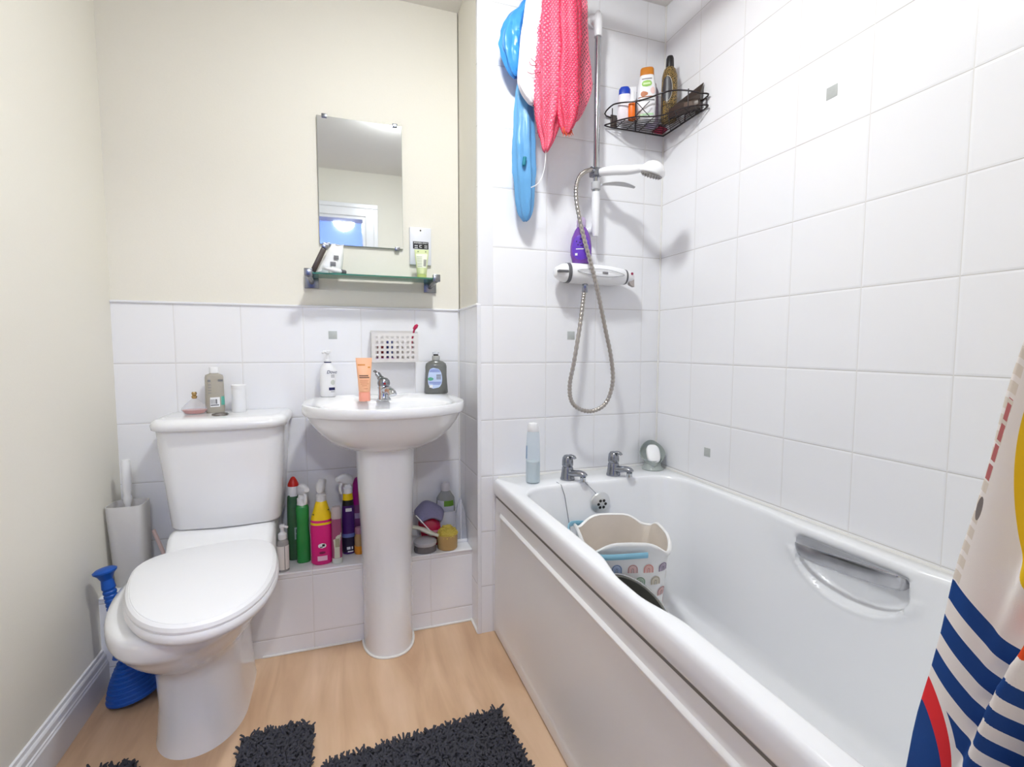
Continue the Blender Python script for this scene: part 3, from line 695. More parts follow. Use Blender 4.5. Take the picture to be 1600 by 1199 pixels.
ZB += 0.0006
px, py = -0.2025, 1.772
t = thing('small_pump_bottle', 'small clear pump bottle with white label at the front beside the toilet', 'bottle', (px, py, ZB), to_cam(px, py))
pr = [(0, 0.0175, 0.0175), (0.002, 0.0185, 0.0185), (0.098, 0.0185, 0.0185), (0.104, 0.015, 0.015), (0.108, 0.010, 0.010)]
b = new_bm(); body(b, pr, 28); obj('body', b, mat('clear_grey_plastic', (206, 202, 200), 0.12, clear=0.45), t)
b = new_bm(); patch(b, pr, 0.008, 0.088, -1.3, 0.2, na=16); patch(b, pr, 0.008, 0.088, 0.35, 1.4, na=16); obj('label', b, mat('off_white_label', (232, 226, 222), 0.5), t)
b = new_bm(); lathe(b, [(0.0125, 0.108), (0.0135, 0.110), (0.0135, 0.126), (0.009, 0.130), (0.006, 0.132), (0.006, 0.144), (0.0085, 0.147), (0.0085, 0.156), (0.005, 0.158)], 20); tube(b, [(0, 0, 0.152), (0.016, -0.012, 0.150)], 0.0042, 8); obj('pump', b, WHITEP, t)

px, py = -0.1735, 1.866
t = thing('bleach_bottle', 'dark green bottle with white collar and red cone cap next to the toilet', 'bottle', (px, py, ZB), to_cam(px, py))
pr = [(0, 0.0215, 0.021), (0.004, 0.0235, 0.0235), (0.10, 0.0235, 0.0235), (0.20, 0.022, 0.022), (0.232, 0.020, 0.020)]
b = new_bm(); body(b, pr, 32, 2.6); obj('body', b, mat('green_plastic_dark', (58, 104, 70), 0.3, vary=0.25, bscale=40), t)
b = new_bm(); lathe(b, [(0.0215, 0.228), (0.0215, 0.252), (0.018, 0.262)], 24); obj('collar', b, WHITEP, t)
b = new_bm(); lathe(b, [(0.0185, 0.262), (0.0175, 0.270), (0.011, 0.284), (0.006, 0.292), (0.003, 0.294)], 24); obj('cap', b, mat('red_plastic', (206, 36, 22), 0.35), t)
b = new_bm(); patch(b, pr, 0.075, 0.118, 0.0, 0.95, e=2.6); lb = obj('label', b, mat('grey_green_label', (170, 188, 182), 0.5), t)
b = new_bm(); patch(b, pr, 0.080, 0.094, 0.1, 0.8, 0.0012, e=2.6); patch(b, pr, 0.098, 0.112, 0.1, 0.8, 0.0012, e=2.6); obj('label_panel', b, mat('slate_print', (80, 100, 104), 0.5), lb)

px, py = -0.143, 1.830
t = thing('green_spray_bottle', 'bright green spray bottle with white head behind the toilet side', 'bottle', (px, py, ZB), to_cam(px, py))
pr = [(0, 0.0205, 0.0205), (0.003, 0.0225, 0.0225), (0.08, 0.0225, 0.0225), (0.125, 0.0195, 0.0195), (0.150, 0.0205, 0.0205), (0.19, 0.0215, 0.021), (0.200, 0.019, 0.019), (0.205, 0.014, 0.014)]
b = new_bm(); body(b, pr, 32, 3.2); obj('body', b, mat('green_plastic', (44, 150, 70), 0.25, clear=0.08, vary=0.15, bscale=20), t)
b = new_bm(); lathe(b, [(0.0175, 0.200), (0.0175, 0.206), (0.0155, 0.207)], 20); trigger(b, 0.205, 0.35, 1.25); obj('spray_head', b, WHITEP, t)

px, py = -0.0805, 1.803
t = thing('pink_spray_bottle', 'hot pink bottle with yellow shoulders, between green bottle and pale tube', 'bottle', (px, py, ZB), to_cam(px, py))
PINK = mat('hot_pink', (222, 26, 126), 0.3); YEL = mat('yellow_plastic', (246, 208, 10), 0.3)
prp = [(0, 0.032, 0.029), (0.005, 0.0365, 0.033), (0.07, 0.0375, 0.034), (0.118, 0.0375, 0.034), (0.142, 0.0355, 0.032), (0.156, 0.0345, 0.0315)]
b = new_bm(); body(b, prp, 36, 2.4); obj('body', b, PINK, t)
prs = [(0.156, 0.0348, 0.0318), (0.172, 0.0310, 0.029), (0.19, 0.025, 0.0245), (0.212, 0.019, 0.019), (0.218, 0.0165, 0.0165)]
b = new_bm(); body(b, prs, 36, 2.2); obj('shoulder', b, YEL, t)
b = new_bm(); patch(b, prp, 0.1405, 0.148, -PI, PI, 0.0008, e=2.4, na=40); obj('yellow_ring', b, YEL, t)
b = new_bm(); trigger(b, 0.2175, 2.9, 1.25); obj('spray_head', b, mat('clear_white_plastic', (224, 222, 222), 0.35, clear=0.12), t)
b = new_bm(); patch(b, prp, 0.060, 0.078, -0.28, 0.28, 0.0010, e=2.4, shape='oval'); s1 = obj('round_mark', b, PAPER, t)
b = new_bm(); patch(b, prp, 0.0665, 0.0745, 0.0, 0.16, 0.0016, e=2.4); patch(b, prp, 0.0635, 0.0665, -0.14, 0.02, 0.0016, e=2.4); obj('mark_symbol', b, DARK, s1)
b = new_bm(); patch(b, prp, 0.040, 0.049, -0.2, 0.2, 0.0010, e=2.4, shape='oval'); obj('oval_mark', b, mat('plum_mark', (120, 20, 70), 0.5), t)
b = new_bm(); patch(b, prp, 0.016, 0.033, -0.36, 0.36, 0.0010, e=2.4); obj('small_panel', b, mat('pale_pink_panel', (240, 190, 214), 0.5), t)
b = new_bm()
for a in (-1.25, 1.0): patch(b, prp, 0.03, 0.11, a, a+0.16, 0.001, e=2.4)
obj('side_print', b, mat('pale_pink_print', (246, 160, 200), 0.5), t)
b = new_bm()
for a, z in ((-1.15, 0.174), (0.85, 0.186)): patch(b, prs, z, z+0.003, a, a+0.3, 0.001, e=2.2)
obj('shoulder_marks', b, PRINTD, t)

px, py = -0.0315, 1.778
t = thing('pale_flip_tube', 'slim pale tube with leaf-shaped label standing in front of purple spray', 'bottle', (px, py, ZB), to_cam(px, py))
pr = [(0.020, 0.017, 0.014), (0.05, 0.0175, 0.014), (0.10, 0.017, 0.0135), (0.158, 0.0165, 0.013)]
b = new_bm(); body(b, [(0, 0.016, 0.013), (0.001, 0.017, 0.0145), (0.019, 0.017, 0.0145), (0.020, 0.016, 0.0135)], 28, 2.4); obj('foot', b, mat('pale_mint', (208, 214, 206), 0.4), t)
b = new_bm(); body(b, pr, 28, 2.4); obj('body', b, mat('dusky_pink', (164, 84, 122), 0.35, clear=0.1), t)
b = new_bm(); body(b, [(0.158, 0.0165, 0.0135), (0.160, 0.017, 0.014), (0.192, 0.0165, 0.0135), (0.199, 0.013, 0.011)], 28, 2.4); obj('cap', b, mat('warm_grey_plastic', (186, 172, 172), 0.4), t)
b = new_bm()
rows2 = []
for k in range(9):
    z = 0.021+(0.108-0.021)*k/8; a0 = -1.0 if z < 0.085 else -1.0+(z-0.085)/0.023*1.7
    rw = []
    for i in range(9):
        a = a0+(1.0-a0)*i/8; rw.append((0.0178*math.sin(a), -0.0147*math.cos(a), z))
    rows2.append(rw)
loft(b, rows2, False, False, closed=False); lb = obj('label', b, mat('pale_sage_label', (206, 208, 190), 0.5), t)
b = new_bm(); patch(b, pr, 0.060, 0.090, -0.3, 0.5, 0.0016, e=2); obj('leaf_print', b, mat('sage_print', (160, 158, 132), 0.6), lb)

px, py = 0.008, 1.856
t = thing('purple_spray_bottle', 'dark purple spray bottle with yellow and black neck beside the pedestal', 'bottle', (px, py, ZB), to_cam(px, py))
pr = [(0, 0.020, 0.018), (0.003, 0.0225, 0.0205), (0.13, 0.0225, 0.0205), (0.165, 0.0215, 0.020), (0.178, 0.020, 0.019)]
b = new_bm(); body(b, pr, 28, 2.6); obj('body', b, mat('deep_purple', (70, 28, 110), 0.3), t)
b = new_bm(); body(b, [(0.178, 0.0202, 0.0192), (0.198, 0.018, 0.0175)], 28, 2.2); obj('neck_band', b, DARK, t)
b = new_bm(); body(b, [(0.198, 0.0185, 0.018), (0.222, 0.0165, 0.0165)], 28, 2.2); obj('yellow_neck', b, YEL, t)
b = new_bm(); trigger(b, 0.222, -0.9, 1.25); obj('spray_head', b, WHITEP, t)
b = new_bm(); patch(b, pr, 0.0, 0.062, -1.4, 1.4, 0.0007, e=2.6, na=20); lb = obj('dark_label', b, mat('night_print', (34, 28, 60), 0.4), t)
b = new_bm(); patch(b, pr, 0.018, 0.028, -0.2, 0.15, 0.0013, e=2.6); patch(b, pr, 0.018, 0.028, 0.3, 0.55, 0.0013, e=2.6); patch(b, pr, 0.008, 0.012, -0.1, 0.6, 0.0013, e=2.6); obj('lettering', b, PAPER, lb)
b = new_bm(); patch(b, pr, 0.062, 0.076, -1.4, 1.4, 0.0008, e=2.6, na=20); obj('blue_band', b, mat('steel_blue_print', (110, 128, 190), 0.5), t)
b = new_bm(); patch(b, pr, 0.158, 0.170, -0.3, 0.5, 0.0008, e=2.6); obj('white_tab', b, PAPER, t)

px, py = 0.048, 1.900
t = thing('magenta_bottle', 'magenta round-topped bottle half hidden behind the basin pedestal', 'bottle', (px, py, ZB), to_cam(px, py))
pr = [(0, 0.032, 0.02), (0.003, 0.034, 0.022), (0.11, 0.034, 0.022), (0.165, 0.031, 0.02)]
b = new_bm(); body(b, pr, 28, 2.6); obj('body', b, mat('mauve_plastic', (132, 70, 128), 0.35, vary=0.2, bscale=60), t)
b = new_bm(); body(b, [(0.165, 0.034, 0.02), (0.185, 0.034, 0.02), (0.205, 0.024, 0.018), (0.222, 0.022, 0.017), (0.245, 0.021, 0.016), (0.262, 0.014, 0.012), (0.266, 0.006, 0.006)], 28, 2.2); obj('cap', b, mat('magenta_plastic', (170, 16, 138), 0.35), t)
b = new_bm(); patch(b, pr, 0.115, 0.135, -1.2, 0.4, 0.0008, e=2.6); obj('lettering', b, mat('lilac_print', (196, 170, 206), 0.5), t)
px, py = 0.045, 1.838
t = thing('amber_jar', 'small orange and clear jar tucked against the pedestal by the purple spray', 'jar', (px, py, ZB))
b = new_bm(); lathe(b, [(0.017, 0), (0.0185, 0.003), (0.0185, 0.03)], 24); obj('base', b, mat('orange_plastic', (236, 152, 36), 0.4), t)
b = new_bm(); lathe(b, [(0.0175, 0.03), (0.018, 0.06), (0.014, 0.075)], 24); obj('body', b, mat('peach_clear', (220, 180, 130), 0.25, clear=0.25), t)
b = new_bm(); lathe(b, [(0.0155, 0.0745), (0.0165, 0.077), (0.0165, 0.092), (0.014, 0.095)], 24); obj('lid', b, mat('mauve_lid', (180, 130, 150), 0.4), t)

# right-hand end of the boxing shelf
px, py = 0.275, 1.782
t = thing('scrubbing_brush', 'round grey scrubbing brush lying bristles down beside the pedestal', 'brush', (px, py, ZB))
b = new_bm(); loft(b, [sect(0.040+0.0015*math.sin(k*2.1), 0.036, 48, 2, 0, 0, z) for k, z in enumerate((0.0, 0.008, 0.016, 0.026))]); obj('bristles', b, mat('grey_bristles', (120, 116, 118), 0.8, bump=0.9, bscale=500), t)
b = new_bm(); lathe(b, [(0.041, 0.026), (0.0425, 0.030), (0.042, 0.038), (0.033, 0.043), (0.015, 0.045)], 36); obj('head', b, mat('grey_brush_plastic', (186, 184, 188), 0.4), t)
t = thing('dish_brush', 'off-white handle resting across the round grey brush', 'brush', (0.280, 1.79, ZB+0.048))
b = new_bm(); tube(b, spline([(-0.05, 0.02, 0.036), (-0.02, 0.01, 0.030), (0.02, -0.004, 0.012), (0.046, -0.012, 0.003)], 5), [0.010]*6+[0.012]*5+[0.009]*5, 12, flat=0.7); obj('handle', b, mat('ivory_plastic', (216, 214, 196), 0.4), t)
b = new_bm(); box(b, 0.042, 0.056, -0.016, 0.0, -0.047, -0.004, 0.003); obj('foot', b, DARK, t)
t = thing('red_packet', 'crimson foil packet slumped under the lavender cloth right of the pedestal', 'packet', (0.316, 1.845, ZB))
b = new_bm()
rings = []
for z, rx, ry, ox in [(0, 0.036, 0.024, 0.0), (0.02, 0.040, 0.028, 0.0), (0.05, 0.043, 0.028, -0.006), (0.08, 0.040, 0.022, -0.014), (0.10, 0.030, 0.012, -0.022)]:
    rings.append([(p[0]+noise.noise(Vector(p)*60)*0.008, p[1]+noise.noise(Vector(p)*50+Vector((9, 0, 0)))*0.006, p[2]) for p in sect(rx, ry, 30, 2.4, ox, 0, z)])
loft(b, rings); obj('packet_body', b, mat('crimson_foil', (196, 24, 70), 0.25, vary=0.3, bscale=50), t, angle=30)
b = new_bm(); box(b, -0.006, 0.014, -0.034, -0.031, 0.048, 0.060, 0.001); obj('lettering', b, mat('pink_print', (236, 150, 170), 0.5), t)
b = new_bm()
rings = []
for k in range(9):
    u = k/8; y = 1.800+0.10*u
    row = []
    for i in range(17):
        v = i/16-0.5
        x = 0.302+v*0.112*(0.75+0.25*math.sin(PI*u)); z = ZB+0.112+0.052*math.cos(v*2.4)*math.sin(0.5+u*1.8)+0.006*noise.noise(Vector((x*30, y*30, 1.0)))-0.02*(1-u)
        row.append((x, y, z))
    rings.append(row)
loft(b, rings, False, False, closed=False)
o = obj('lavender_cloth', b, mat('lavender_microfibre', (146, 142, 176), 0.95, bump=0.8, bscale=300), None, angle=180)
sm = o.modifiers.new('thick', 'SOLIDIFY'); sm.thickness = 0.014; sm.offset = -1
tag(o, 'lavender grey microfibre cloth draped over the crimson packet', 'cloth')
b = new_bm(); tube(b, [(0.245, 1.806, ZB+0.128), (0.298, 1.786, ZB+0.066)], 0.0022, 8); o = obj('white_stick', b, WHITEP); tag(o, 'thin white stick leaning right of the pedestal over the brush', 'stick')
px, py = 0.376, 1.902
t = thing('clear_bottle', 'clear round bottle with white cap and green label in the recess corner', 'bottle', (px, py, ZB), to_cam(px, py))
pr = [(0, 0.034, 0.03), (0.004, 0.037, 0.033), (0.13, 0.037, 0.033), (0.155, 0.035, 0.031), (0.178, 0.020, 0.020), (0.186, 0.014, 0.014)]
b = new_bm(); body(b, pr, 32, 2.1); obj('body', b, mat('clear_plastic', (214, 216, 212), 0.1, clear=0.55), t)
b = new_bm(); lathe(b, [(0.0165, 0.184), (0.017, 0.186), (0.017, 0.214), (0.0155, 0.216)], 24); obj('cap', b, mat('white_cap', (222, 220, 224), 0.4), t)
b = new_bm(); patch(b, pr, 0.06, 0.15, -1.0, 1.0, e=2.1, na=20); lb = obj('label', b, mat('pale_lilac_label', (222, 222, 230), 0.5), t)
b = new_bm(); patch(b, pr, 0.128, 0.150, -0.15, 0.95, 0.0012, e=2.1); obj('green_band', b, mat('leaf_green', (110, 160, 50), 0.5), lb)
b = new_bm()
rings = []
for z, rx, ry in [(0.0, 0.028, 0.014), (0.03, 0.034, 0.016), (0.07, 0.036, 0.014), (0.10, 0.034, 0.010), (0.118, 0.026, 0.004)]:
    rings.append([(0.372+p[0]+noise.noise(Vector(p)*70)*0.006, 1.838+p[1]+noise.noise(Vector(p)*66+Vector((0, 7, 0)))*0.006, ZB+p[2]) for p in sect(rx, ry, 28, 2.2, 0, 0, z)])
loft(b, rings); o = obj('grey_sachet', b, mat('grey_white_film', (206, 208, 218), 0.3), None, angle=25); tag(o, 'crumpled pale grey sachet in front of the clear bottle with green label', 'sachet')
px, py = 0.358, 1.782
t = thing('yellow_scrubber', 'clear tub holding a fluffy yellow scrubber on the boxing ledge', 'tub', (px, py, ZB))
b = new_bm(); lathe(b, [(0.034, 0), (0.037, 0.003), (0.038, 0.03), (0.038, 0.055)], 32, cap1=False); obj('tub', b, mat('clear_amber_tub', (226, 190, 130), 0.2, clear=0.35), t)
b = new_bm()
for k in range(160):
    th, ph = random.random()*2*PI, random.random()*PI*0.5
    r = 0.034; p = Vector((r*math.cos(th)*math.cos(ph), r*math.sin(th)*math.cos(ph), 0.046+0.034*math.sin(ph)))
    d = Vector((-math.sin(th)+random.uniform(-.4, .4), math.cos(th)+random.uniform(-.4, .4), random.uniform(-.25, .25)))*0.012
    tube(b, [p-d, p+Vector((0, 0, 0.002)), p+d], 0.0022, 5)
lathe(b, [(0.033, 0.03), (0.033, 0.05), (0.026, 0.068), (0.008, 0.076)], 24)
obj('scrubber', b, mat('yellow_nylon', (228, 206, 96), 0.6), t, kind='stuff')
t = thing('clear_packaging', 'upright pointed piece of clear plastic packaging at the ledge end', 'packaging', (0.418, 1.842, ZB))
b = new_bm()
CP = mat('clear_film', (238, 240, 248), 0.1, clear=0.6)
pts = [(-0.020, -0.020, 0.0), (0.024, -0.028, 0.0), (0.024, 0.012, 0.0), (-0.02, 0.012, 0.0)]
top_ = [(-0.004, -0.012, 0.168), (0.004, -0.014, 0.170), (0.008, 0.0, 0.168), (-0.002, 0.0, 0.166)]
mid = [(-0.020, -0.020, 0.012), (0.024, -0.028, 0.012), (0.024, 0.012, 0.012), (-0.02, 0.012, 0.012)]
mid2 = [(-0.018, -0.018, 0.10), (0.018, -0.026, 0.11), (0.018, 0.008, 0.10), (-0.016, 0.008, 0.10)]
loft(b, [pts, mid, mid2, top_]); obj('film', b, CP, t, smooth=False)
b = new_bm(); box(b, -0.021, 0.025, -0.030, -0.022, 0.0, 0.012, 0.002); obj('white_edge', b, mat('white_card', (246, 246, 250), 0.4), t)
b = new_bm(); tube(b, [(0.0, -0.0265, 0.008), (0.002, -0.020, 0.165)], 0.0016, 6); obj('fold_edge', b, mat('white_fold', (250, 250, 255), 0.3), t)
ZB -= 0.0006

# ------------------------------------------------------------------ toilet brush, plunger
t = thing('toilet_brush', 'white toilet brush in a frosted square holder in the left corner', 'brush', (-0.652, 1.842, ZB+0.0005))
FR2 = mat('frosted_holder', (246, 244, 243), 0.4, clear=0.45)
b = new_bm(); rings = [sect(0.040, 0.038, 32, 5, 0.006, 0, 0.0), sect(0.042, 0.040, 32, 5, 0.006, 0, 0.004), sect(0.050, 0.048, 32, 5, 0, 0, 0.25), sect(0.050, 0.048, 32, 5, 0, 0, 0.256), sect(0.047, 0.045, 32, 5, 0, 0, 0.256), sect(0.039, 0.037, 32, 5, 0.006, 0, 0.008)]
loft(b, rings); obj('holder', b, FR2, t)
b = new_bm(); lathe(b, [(0.008, 0.10), (0.008, 0.25), (0.0115, 0.26), (0.012, 0.275), (0.009, 0.282), (0.013, 0.30), (0.013, 0.385), (0.010, 0.395)], 20); obj('handle', b, WHITEP, t)
b = new_bm(); lathe(b, [(0.012, 0.02), (0.030, 0.03), (0.034, 0.06), (0.030, 0.09), (0.01, 0.102)], 24); obj('bristle_head', b, mat('white_bristles', (226, 226, 226), 0.9, bump=0.9, bscale=400), t)

t = thing('plunger', 'blue plastic sink plunger leaning against the left wall beside the toilet', 'plunger', (-0.594, 1.655, 0.010), rot=(math.radians(-3), math.radians(-9.5), 0))
BLUE = mat('blue_rubber', (14, 84, 178), 0.4)
b = new_bm(); pf = [(0.062, 0.009)]
for k in range(9):
    z = 0.012+k*0.0125; r = 0.066-0.0028*k-0.0004*k*k
    pf += [(r, z), (r, z+0.006), (r-0.0035, z+0.009), (r-0.003, z+0.0122)]
pf += [(0.030, 0.13), (0.026, 0.14), (0.022, 0.17), (0.017, 0.21)]
lathe(b, pf, 40); obj('cup', b, BLUE, t, angle=30)
b = new_bm(); pf = [(0.0165, 0.205), (0.0155, 0.24)]
for k in range(7): pf += [(0.0165, 0.245+k*0.012), (0.0165, 0.251+k*0.012), (0.0145, 0.254+k*0.012), (0.0145, 0.2565+k*0.012)]
pf += [(0.017, 0.333), (0.015, 0.350), (0.014, 0.358), (0.020, 0.372), (0.028, 0.380), (0.029, 0.385), (0.022, 0.390), (0.008, 0.392)]
lathe(b, pf, 32); obj('handle', b, BLUE, t, angle=30)

# ------------------------------------------------------------------ bath
bath = thing('bathtub', 'white acrylic bathtub with moulded rim along the tiled wall', 'bath', (0.84, 0.83, 0))
ox, oy = 0.84, 0.83
def rr_ray(x0, x1, y0, y1, r, cx, cy, ang):
    """distance from (cx,cy) along ang to a rounded rectangle"""
    dx, dy = math.cos(ang), math.sin(ang)
    lo, hi = 0.0, 3.0
    def inside(px, py):
        if px < x0 or px > x1 or py < y0 or py > y1: return False
        qx = min(max(px, x0+r), x1-r); qy = min(max(py, y0+r), y1-r)
        if (px-qx)**2+(py-qy)**2 > r*r and (px < x0+r or px > x1-r) and (py < y0+r or py > y1-r): return False
        return True
    for _ in range(36):
        m_ = (lo+hi)/2
        if inside(cx+dx*m_, cy+dy*m_): lo = m_
        else: hi = m_
    return lo
# angles: denser on the long sides
angs = []
per = [(1.10, y) for y in [1.45-1.25*k/150 for k in range(151)]]+[(x, 0.10) for x in [1.06-0.44*k/30 for k in range(31)]]+[(0.54, y) for y in [0.14+1.31*k/120 for k in range(121)]]+[(x, 1.50) for x in [0.60+0.46*k/40 for k in range(41)]]
per += [(x+dx_, y+dy_) for x in (0.4975, XR-0.001) for y in (YF+0.004, D-0.001) for dx_ in (-0.02, -0.008, -0.004, 0, 0.004, 0.008, 0.02) for dy_ in (-0.02, -0.008, -0.004, 0, 0.004, 0.008, 0.02)]
angs = sorted({round(math.atan2(p[1]-oy, p[0]-ox), 5) for p in per})
def bring(x0, x1, y0, y1, r, z, f=None):
    out = []
    for a in angs:
        d = rr_ray(x0, x1, y0, y1, r, ox, oy, a)
        x, y, zz = ox+d*math.cos(a), oy+d*math.sin(a), z
        if f: x, y, zz = f(x, y, zz)
        out.append((x-ox, y-oy, zz))
    return out
def sm(t): t = max(0, min(1, t)); return t*t*(3-2*t)
def dip(x, y, z, amt=1.0):
    # the rim narrows beside the hand grips
    g = sm((y-0.655)/0.12)*sm((0.965-y)/0.13)
    if x < 0.7: return x-0.022*g*amt, y, z
    if x > 1.0: return x-0.014*sm((y-0.60)/0.1)*sm((1.08-y)/0.1)*amt, y, z
    return x, y, z
def grip(x, y, z):
    # half-moon scoop behind the chrome bar
    if x > 1.0:
        yc = 0.818; u = (y-yc)/0.165
        if abs(u) < 1:
            ui = min(1.0, abs(y-yc)/0.138)
            zb = 0.505-0.085*math.sqrt(1-ui*ui); zo = 0.510-0.108*math.sqrt(1-u*u)
            top = sm((0.545-z)/0.02); e = sm((z-zb+0.006)/0.014)*sm((1-ui)/0.10) if ui < 1 else 0.0
            lip = sm((z-zo)/0.016)*(1-sm((z-zb+0.012)/0.012))*top if z < 0.52 else 0.0
            return x+0.036*top*e-0.004*lip, y, z
    return x, y, z
b = new_bm()
YB0, YB1 = YF+0.004, D-0.001
rings = [bring(0.512, XR-0.02, YB0+0.012, YB1-0.001, 0.008, 0.505), bring(0.502, XR-0.004, YB0+0.004, YB1-0.001, 0.008, 0.508), bring(0.499, XR-0.001, YB0, YB1, 0.008, 0.514), bring(0.4975, XR-0.001, YB0, YB1, 0.008, 0.530),
         bring(0.498, XR-0.001, YB0, YB1, 0.008, 0.548), bring(0.4995, XR-0.001, YB0, YB1, 0.010, 0.557), bring(0.503, XR-0.002, YB0+0.004, YB1, 0.012, 0.5625), bring(0.508, XR-0.006, YB0+0.01, YB1-0.003, 0.014, RIM)]
inner0 = (0.541, 1.140, 0.13, 1.502)
rings += [bring(0.536, 1.148, 0.119, 1.510, 0.10, RIM, dip), bring(0.540, 1.144, 0.123, 1.506, 0.10, RIM-0.001, dip), bring(0.5425, 1.1415, 0.126, 1.503, 0.10, RIM-0.004, dip), bring(0.544, 1.139, 0.130, 1.500, 0.10, RIM-0.012, lambda x, y, z: dip(x, y, z, 0.95))]
NL = 70
for k in range(1, NL+1):
    u = k/NL; z = (RIM-0.012)+(0.185-(RIM-0.012))*u
    dx = 0.045*u+0.01*u*u; dyh = 0.24*u; dyt = 0.075*u
    am = 0.9*(1-sm(u/0.35))
    def f(x, y, z, am=am):
        x, y, z = dip(x, y, z, am); return grip(x, y, z)
    rings.append(bring(0.543+dx, 1.139-dx, 0.130+dyh, 1.500-dyt, 0.10+0.02*u, z, f))
rings += [bring(0.605, 1.077, 0.385, 1.415, 0.11, 0.165), bring(0.622, 1.060, 0.405, 1.396, 0.11, 0.150), bring(0.65, 1.03, 0.44, 1.365, 0.10, 0.142), bring(0.72, 0.96, 0.55, 1.29, 0.09, 0.140)]
loft(b, rings, False, True)
obj('tub', b, ACRYL, bath, angle=60)
# front panel with its moulded handle ridge
b = new_bm()
pp = [(0.512, 0.004), (0.512, 0.503), (0.508, 0.503), (0.506, 0.470), (0.504, 0.458), (0.4995, 0.455), (0.4965, 0.451), (0.4965, 0.446), (0.4995, 0.441), (0.503, 0.437), (0.504, 0.40), (0.5035, 0.25), (0.503, 0.10), (0.5025, 0.055), (0.501, 0.046), (0.500, 0.040), (0.500, 0.012), (0.5015, 0.004)]
flat = [(0.512, 0.004), (0.512, 0.503), (0.508, 0.503), (0.506, 0.470), (0.506, 0.458), (0.506, 0.455), (0.506, 0.451), (0.506, 0.446), (0.5055, 0.441), (0.505, 0.437), (0.504, 0.40), (0.503, 0.25), (0.5015, 0.10), (0.5, 0.055), (0.5, 0.046), (0.5, 0.040), (0.5, 0.012), (0.501, 0.004)]
def mixp(t): return [(a[0]*(1-t)+c[0]*t, a[1]) for a, c in zip(flat, pp)]
loft(b, [[(p[0]-ox, y-oy, p[1]) for p in mixp(t_)] for y, t_ in ((YB1-0.002, 0), (1.592, 0), (1.585, 0.5), (1.575, 0.95), (1.55, 1), (0.9, 1), (0.2, 1), (0.15, 0), (YB0+0.004, 0))])
obj('side_panel', b, PANELW, bath, angle=35)
b = new_bm(); box(b, 0.5055-ox, 0.535-ox, YB0+0.01-oy, YB1-0.01-oy, 0.498, 0.506); obj('shadow_gap', b, mat('gap_shade_grey', (120, 116, 112), 0.7), bath)  # grey strip colours in the shade between rim and panel
# chrome grip bar
b = new_bm()
pts = spline([(1.133, 0.958, 0.505), (1.120, 0.945, 0.503), (1.113, 0.90, 0.506), (1.111, 0.82, 0.514), (1.112, 0.74, 0.522), (1.117, 0.700, 0.526), (1.131, 0.688, 0.527)], 6)
st = []
for i, p in enumerate(pts):
    u = i/(len(pts)-1); h = 0.0235*math.sin(PI*min(max(u, 0.03), 0.97))**0.3
    st.append([(p.x-ox+0.0055*math.cos(a)-0.007*math.sin(a), p.y-oy, p.z+h*math.sin(a)) for a in [2*PI*k/20 for k in range(20)]])
loft(b, st); obj('grip_bar', b, mat('mottled_chrome', (186, 186, 190), 0.22, 1.0, vary=0.25, bscale=25), bath)  # chrome colour varies in lighter and darker patches
# overflow plate with plug chain
ov = (0.8335, 1.481, 0.494)
b = new_bm(); lathe(b, [(0.036, -0.006), (0.038, 0.0), (0.036, 0.004), (0.028, 0.007), (0.024, 0.011), (0.017, 0.0125), (0.004, 0.013)], 36)
xform(b, Matrix.Translation((ov[0]-ox, ov[1]-oy, ov[2])) @ Matrix.Rotation(PI/2+0.10, 4, 'X')); ovo = obj('overflow_plate', b, mat('pale_chrome', (226, 228, 230), 0.3, 0.8), bath)
b = new_bm()
for k in range(6):
    a = 2*PI*k/6; tmp = (0.0135*math.cos(a), 0.0135*math.sin(a))
    lathe(b, [(0.0050, 0.0118), (0.0050, 0.0138)], 12, tmp[0], tmp[1])
xform(b, Matrix.Translation((ov[0]-ox, ov[1]-oy, ov[2])) @ Matrix.Rotation(PI/2+0.10, 4, 'X')); obj('overflow_holes', b, DARK, ovo)
b = new_bm(); tube(b, [(p[0]-ox, p[1]-oy, p[2]) for p in [(0.775, 1.520, 0.566), (0.785, 1.503, 0.565), (0.812, 1.484, 0.533), (0.832, 1.466, 0.504)]], 0.0012, 6); obj('chain', b, CHROMED, bath)
b = new_bm(); tube(b, [(p[0]-ox, p[1]-oy, p[2]) for p in [(0.690, 1.530, 0.566), (0.695, 1.504, 0.563), (0.701, 1.487, 0.53), (0.708, 1.465, 0.44), (0.72, 1.42, 0.25)]], 0.0012, 6); obj('chain', b, CHROMED, bath)
b = new_bm(); box(b, 0.515-ox, XR-0.0005-ox, YB1-0.005-oy, YB1+0.0004-oy, RIM-0.003, RIM+0.006, 0.002); box(b, XR-0.006-ox, XR-0.0006-ox, YB0+0.01-oy, YB1-oy, RIM-0.003, RIM+0.006, 0.002); obj('sealant_bead', b, GROUTW, bath)

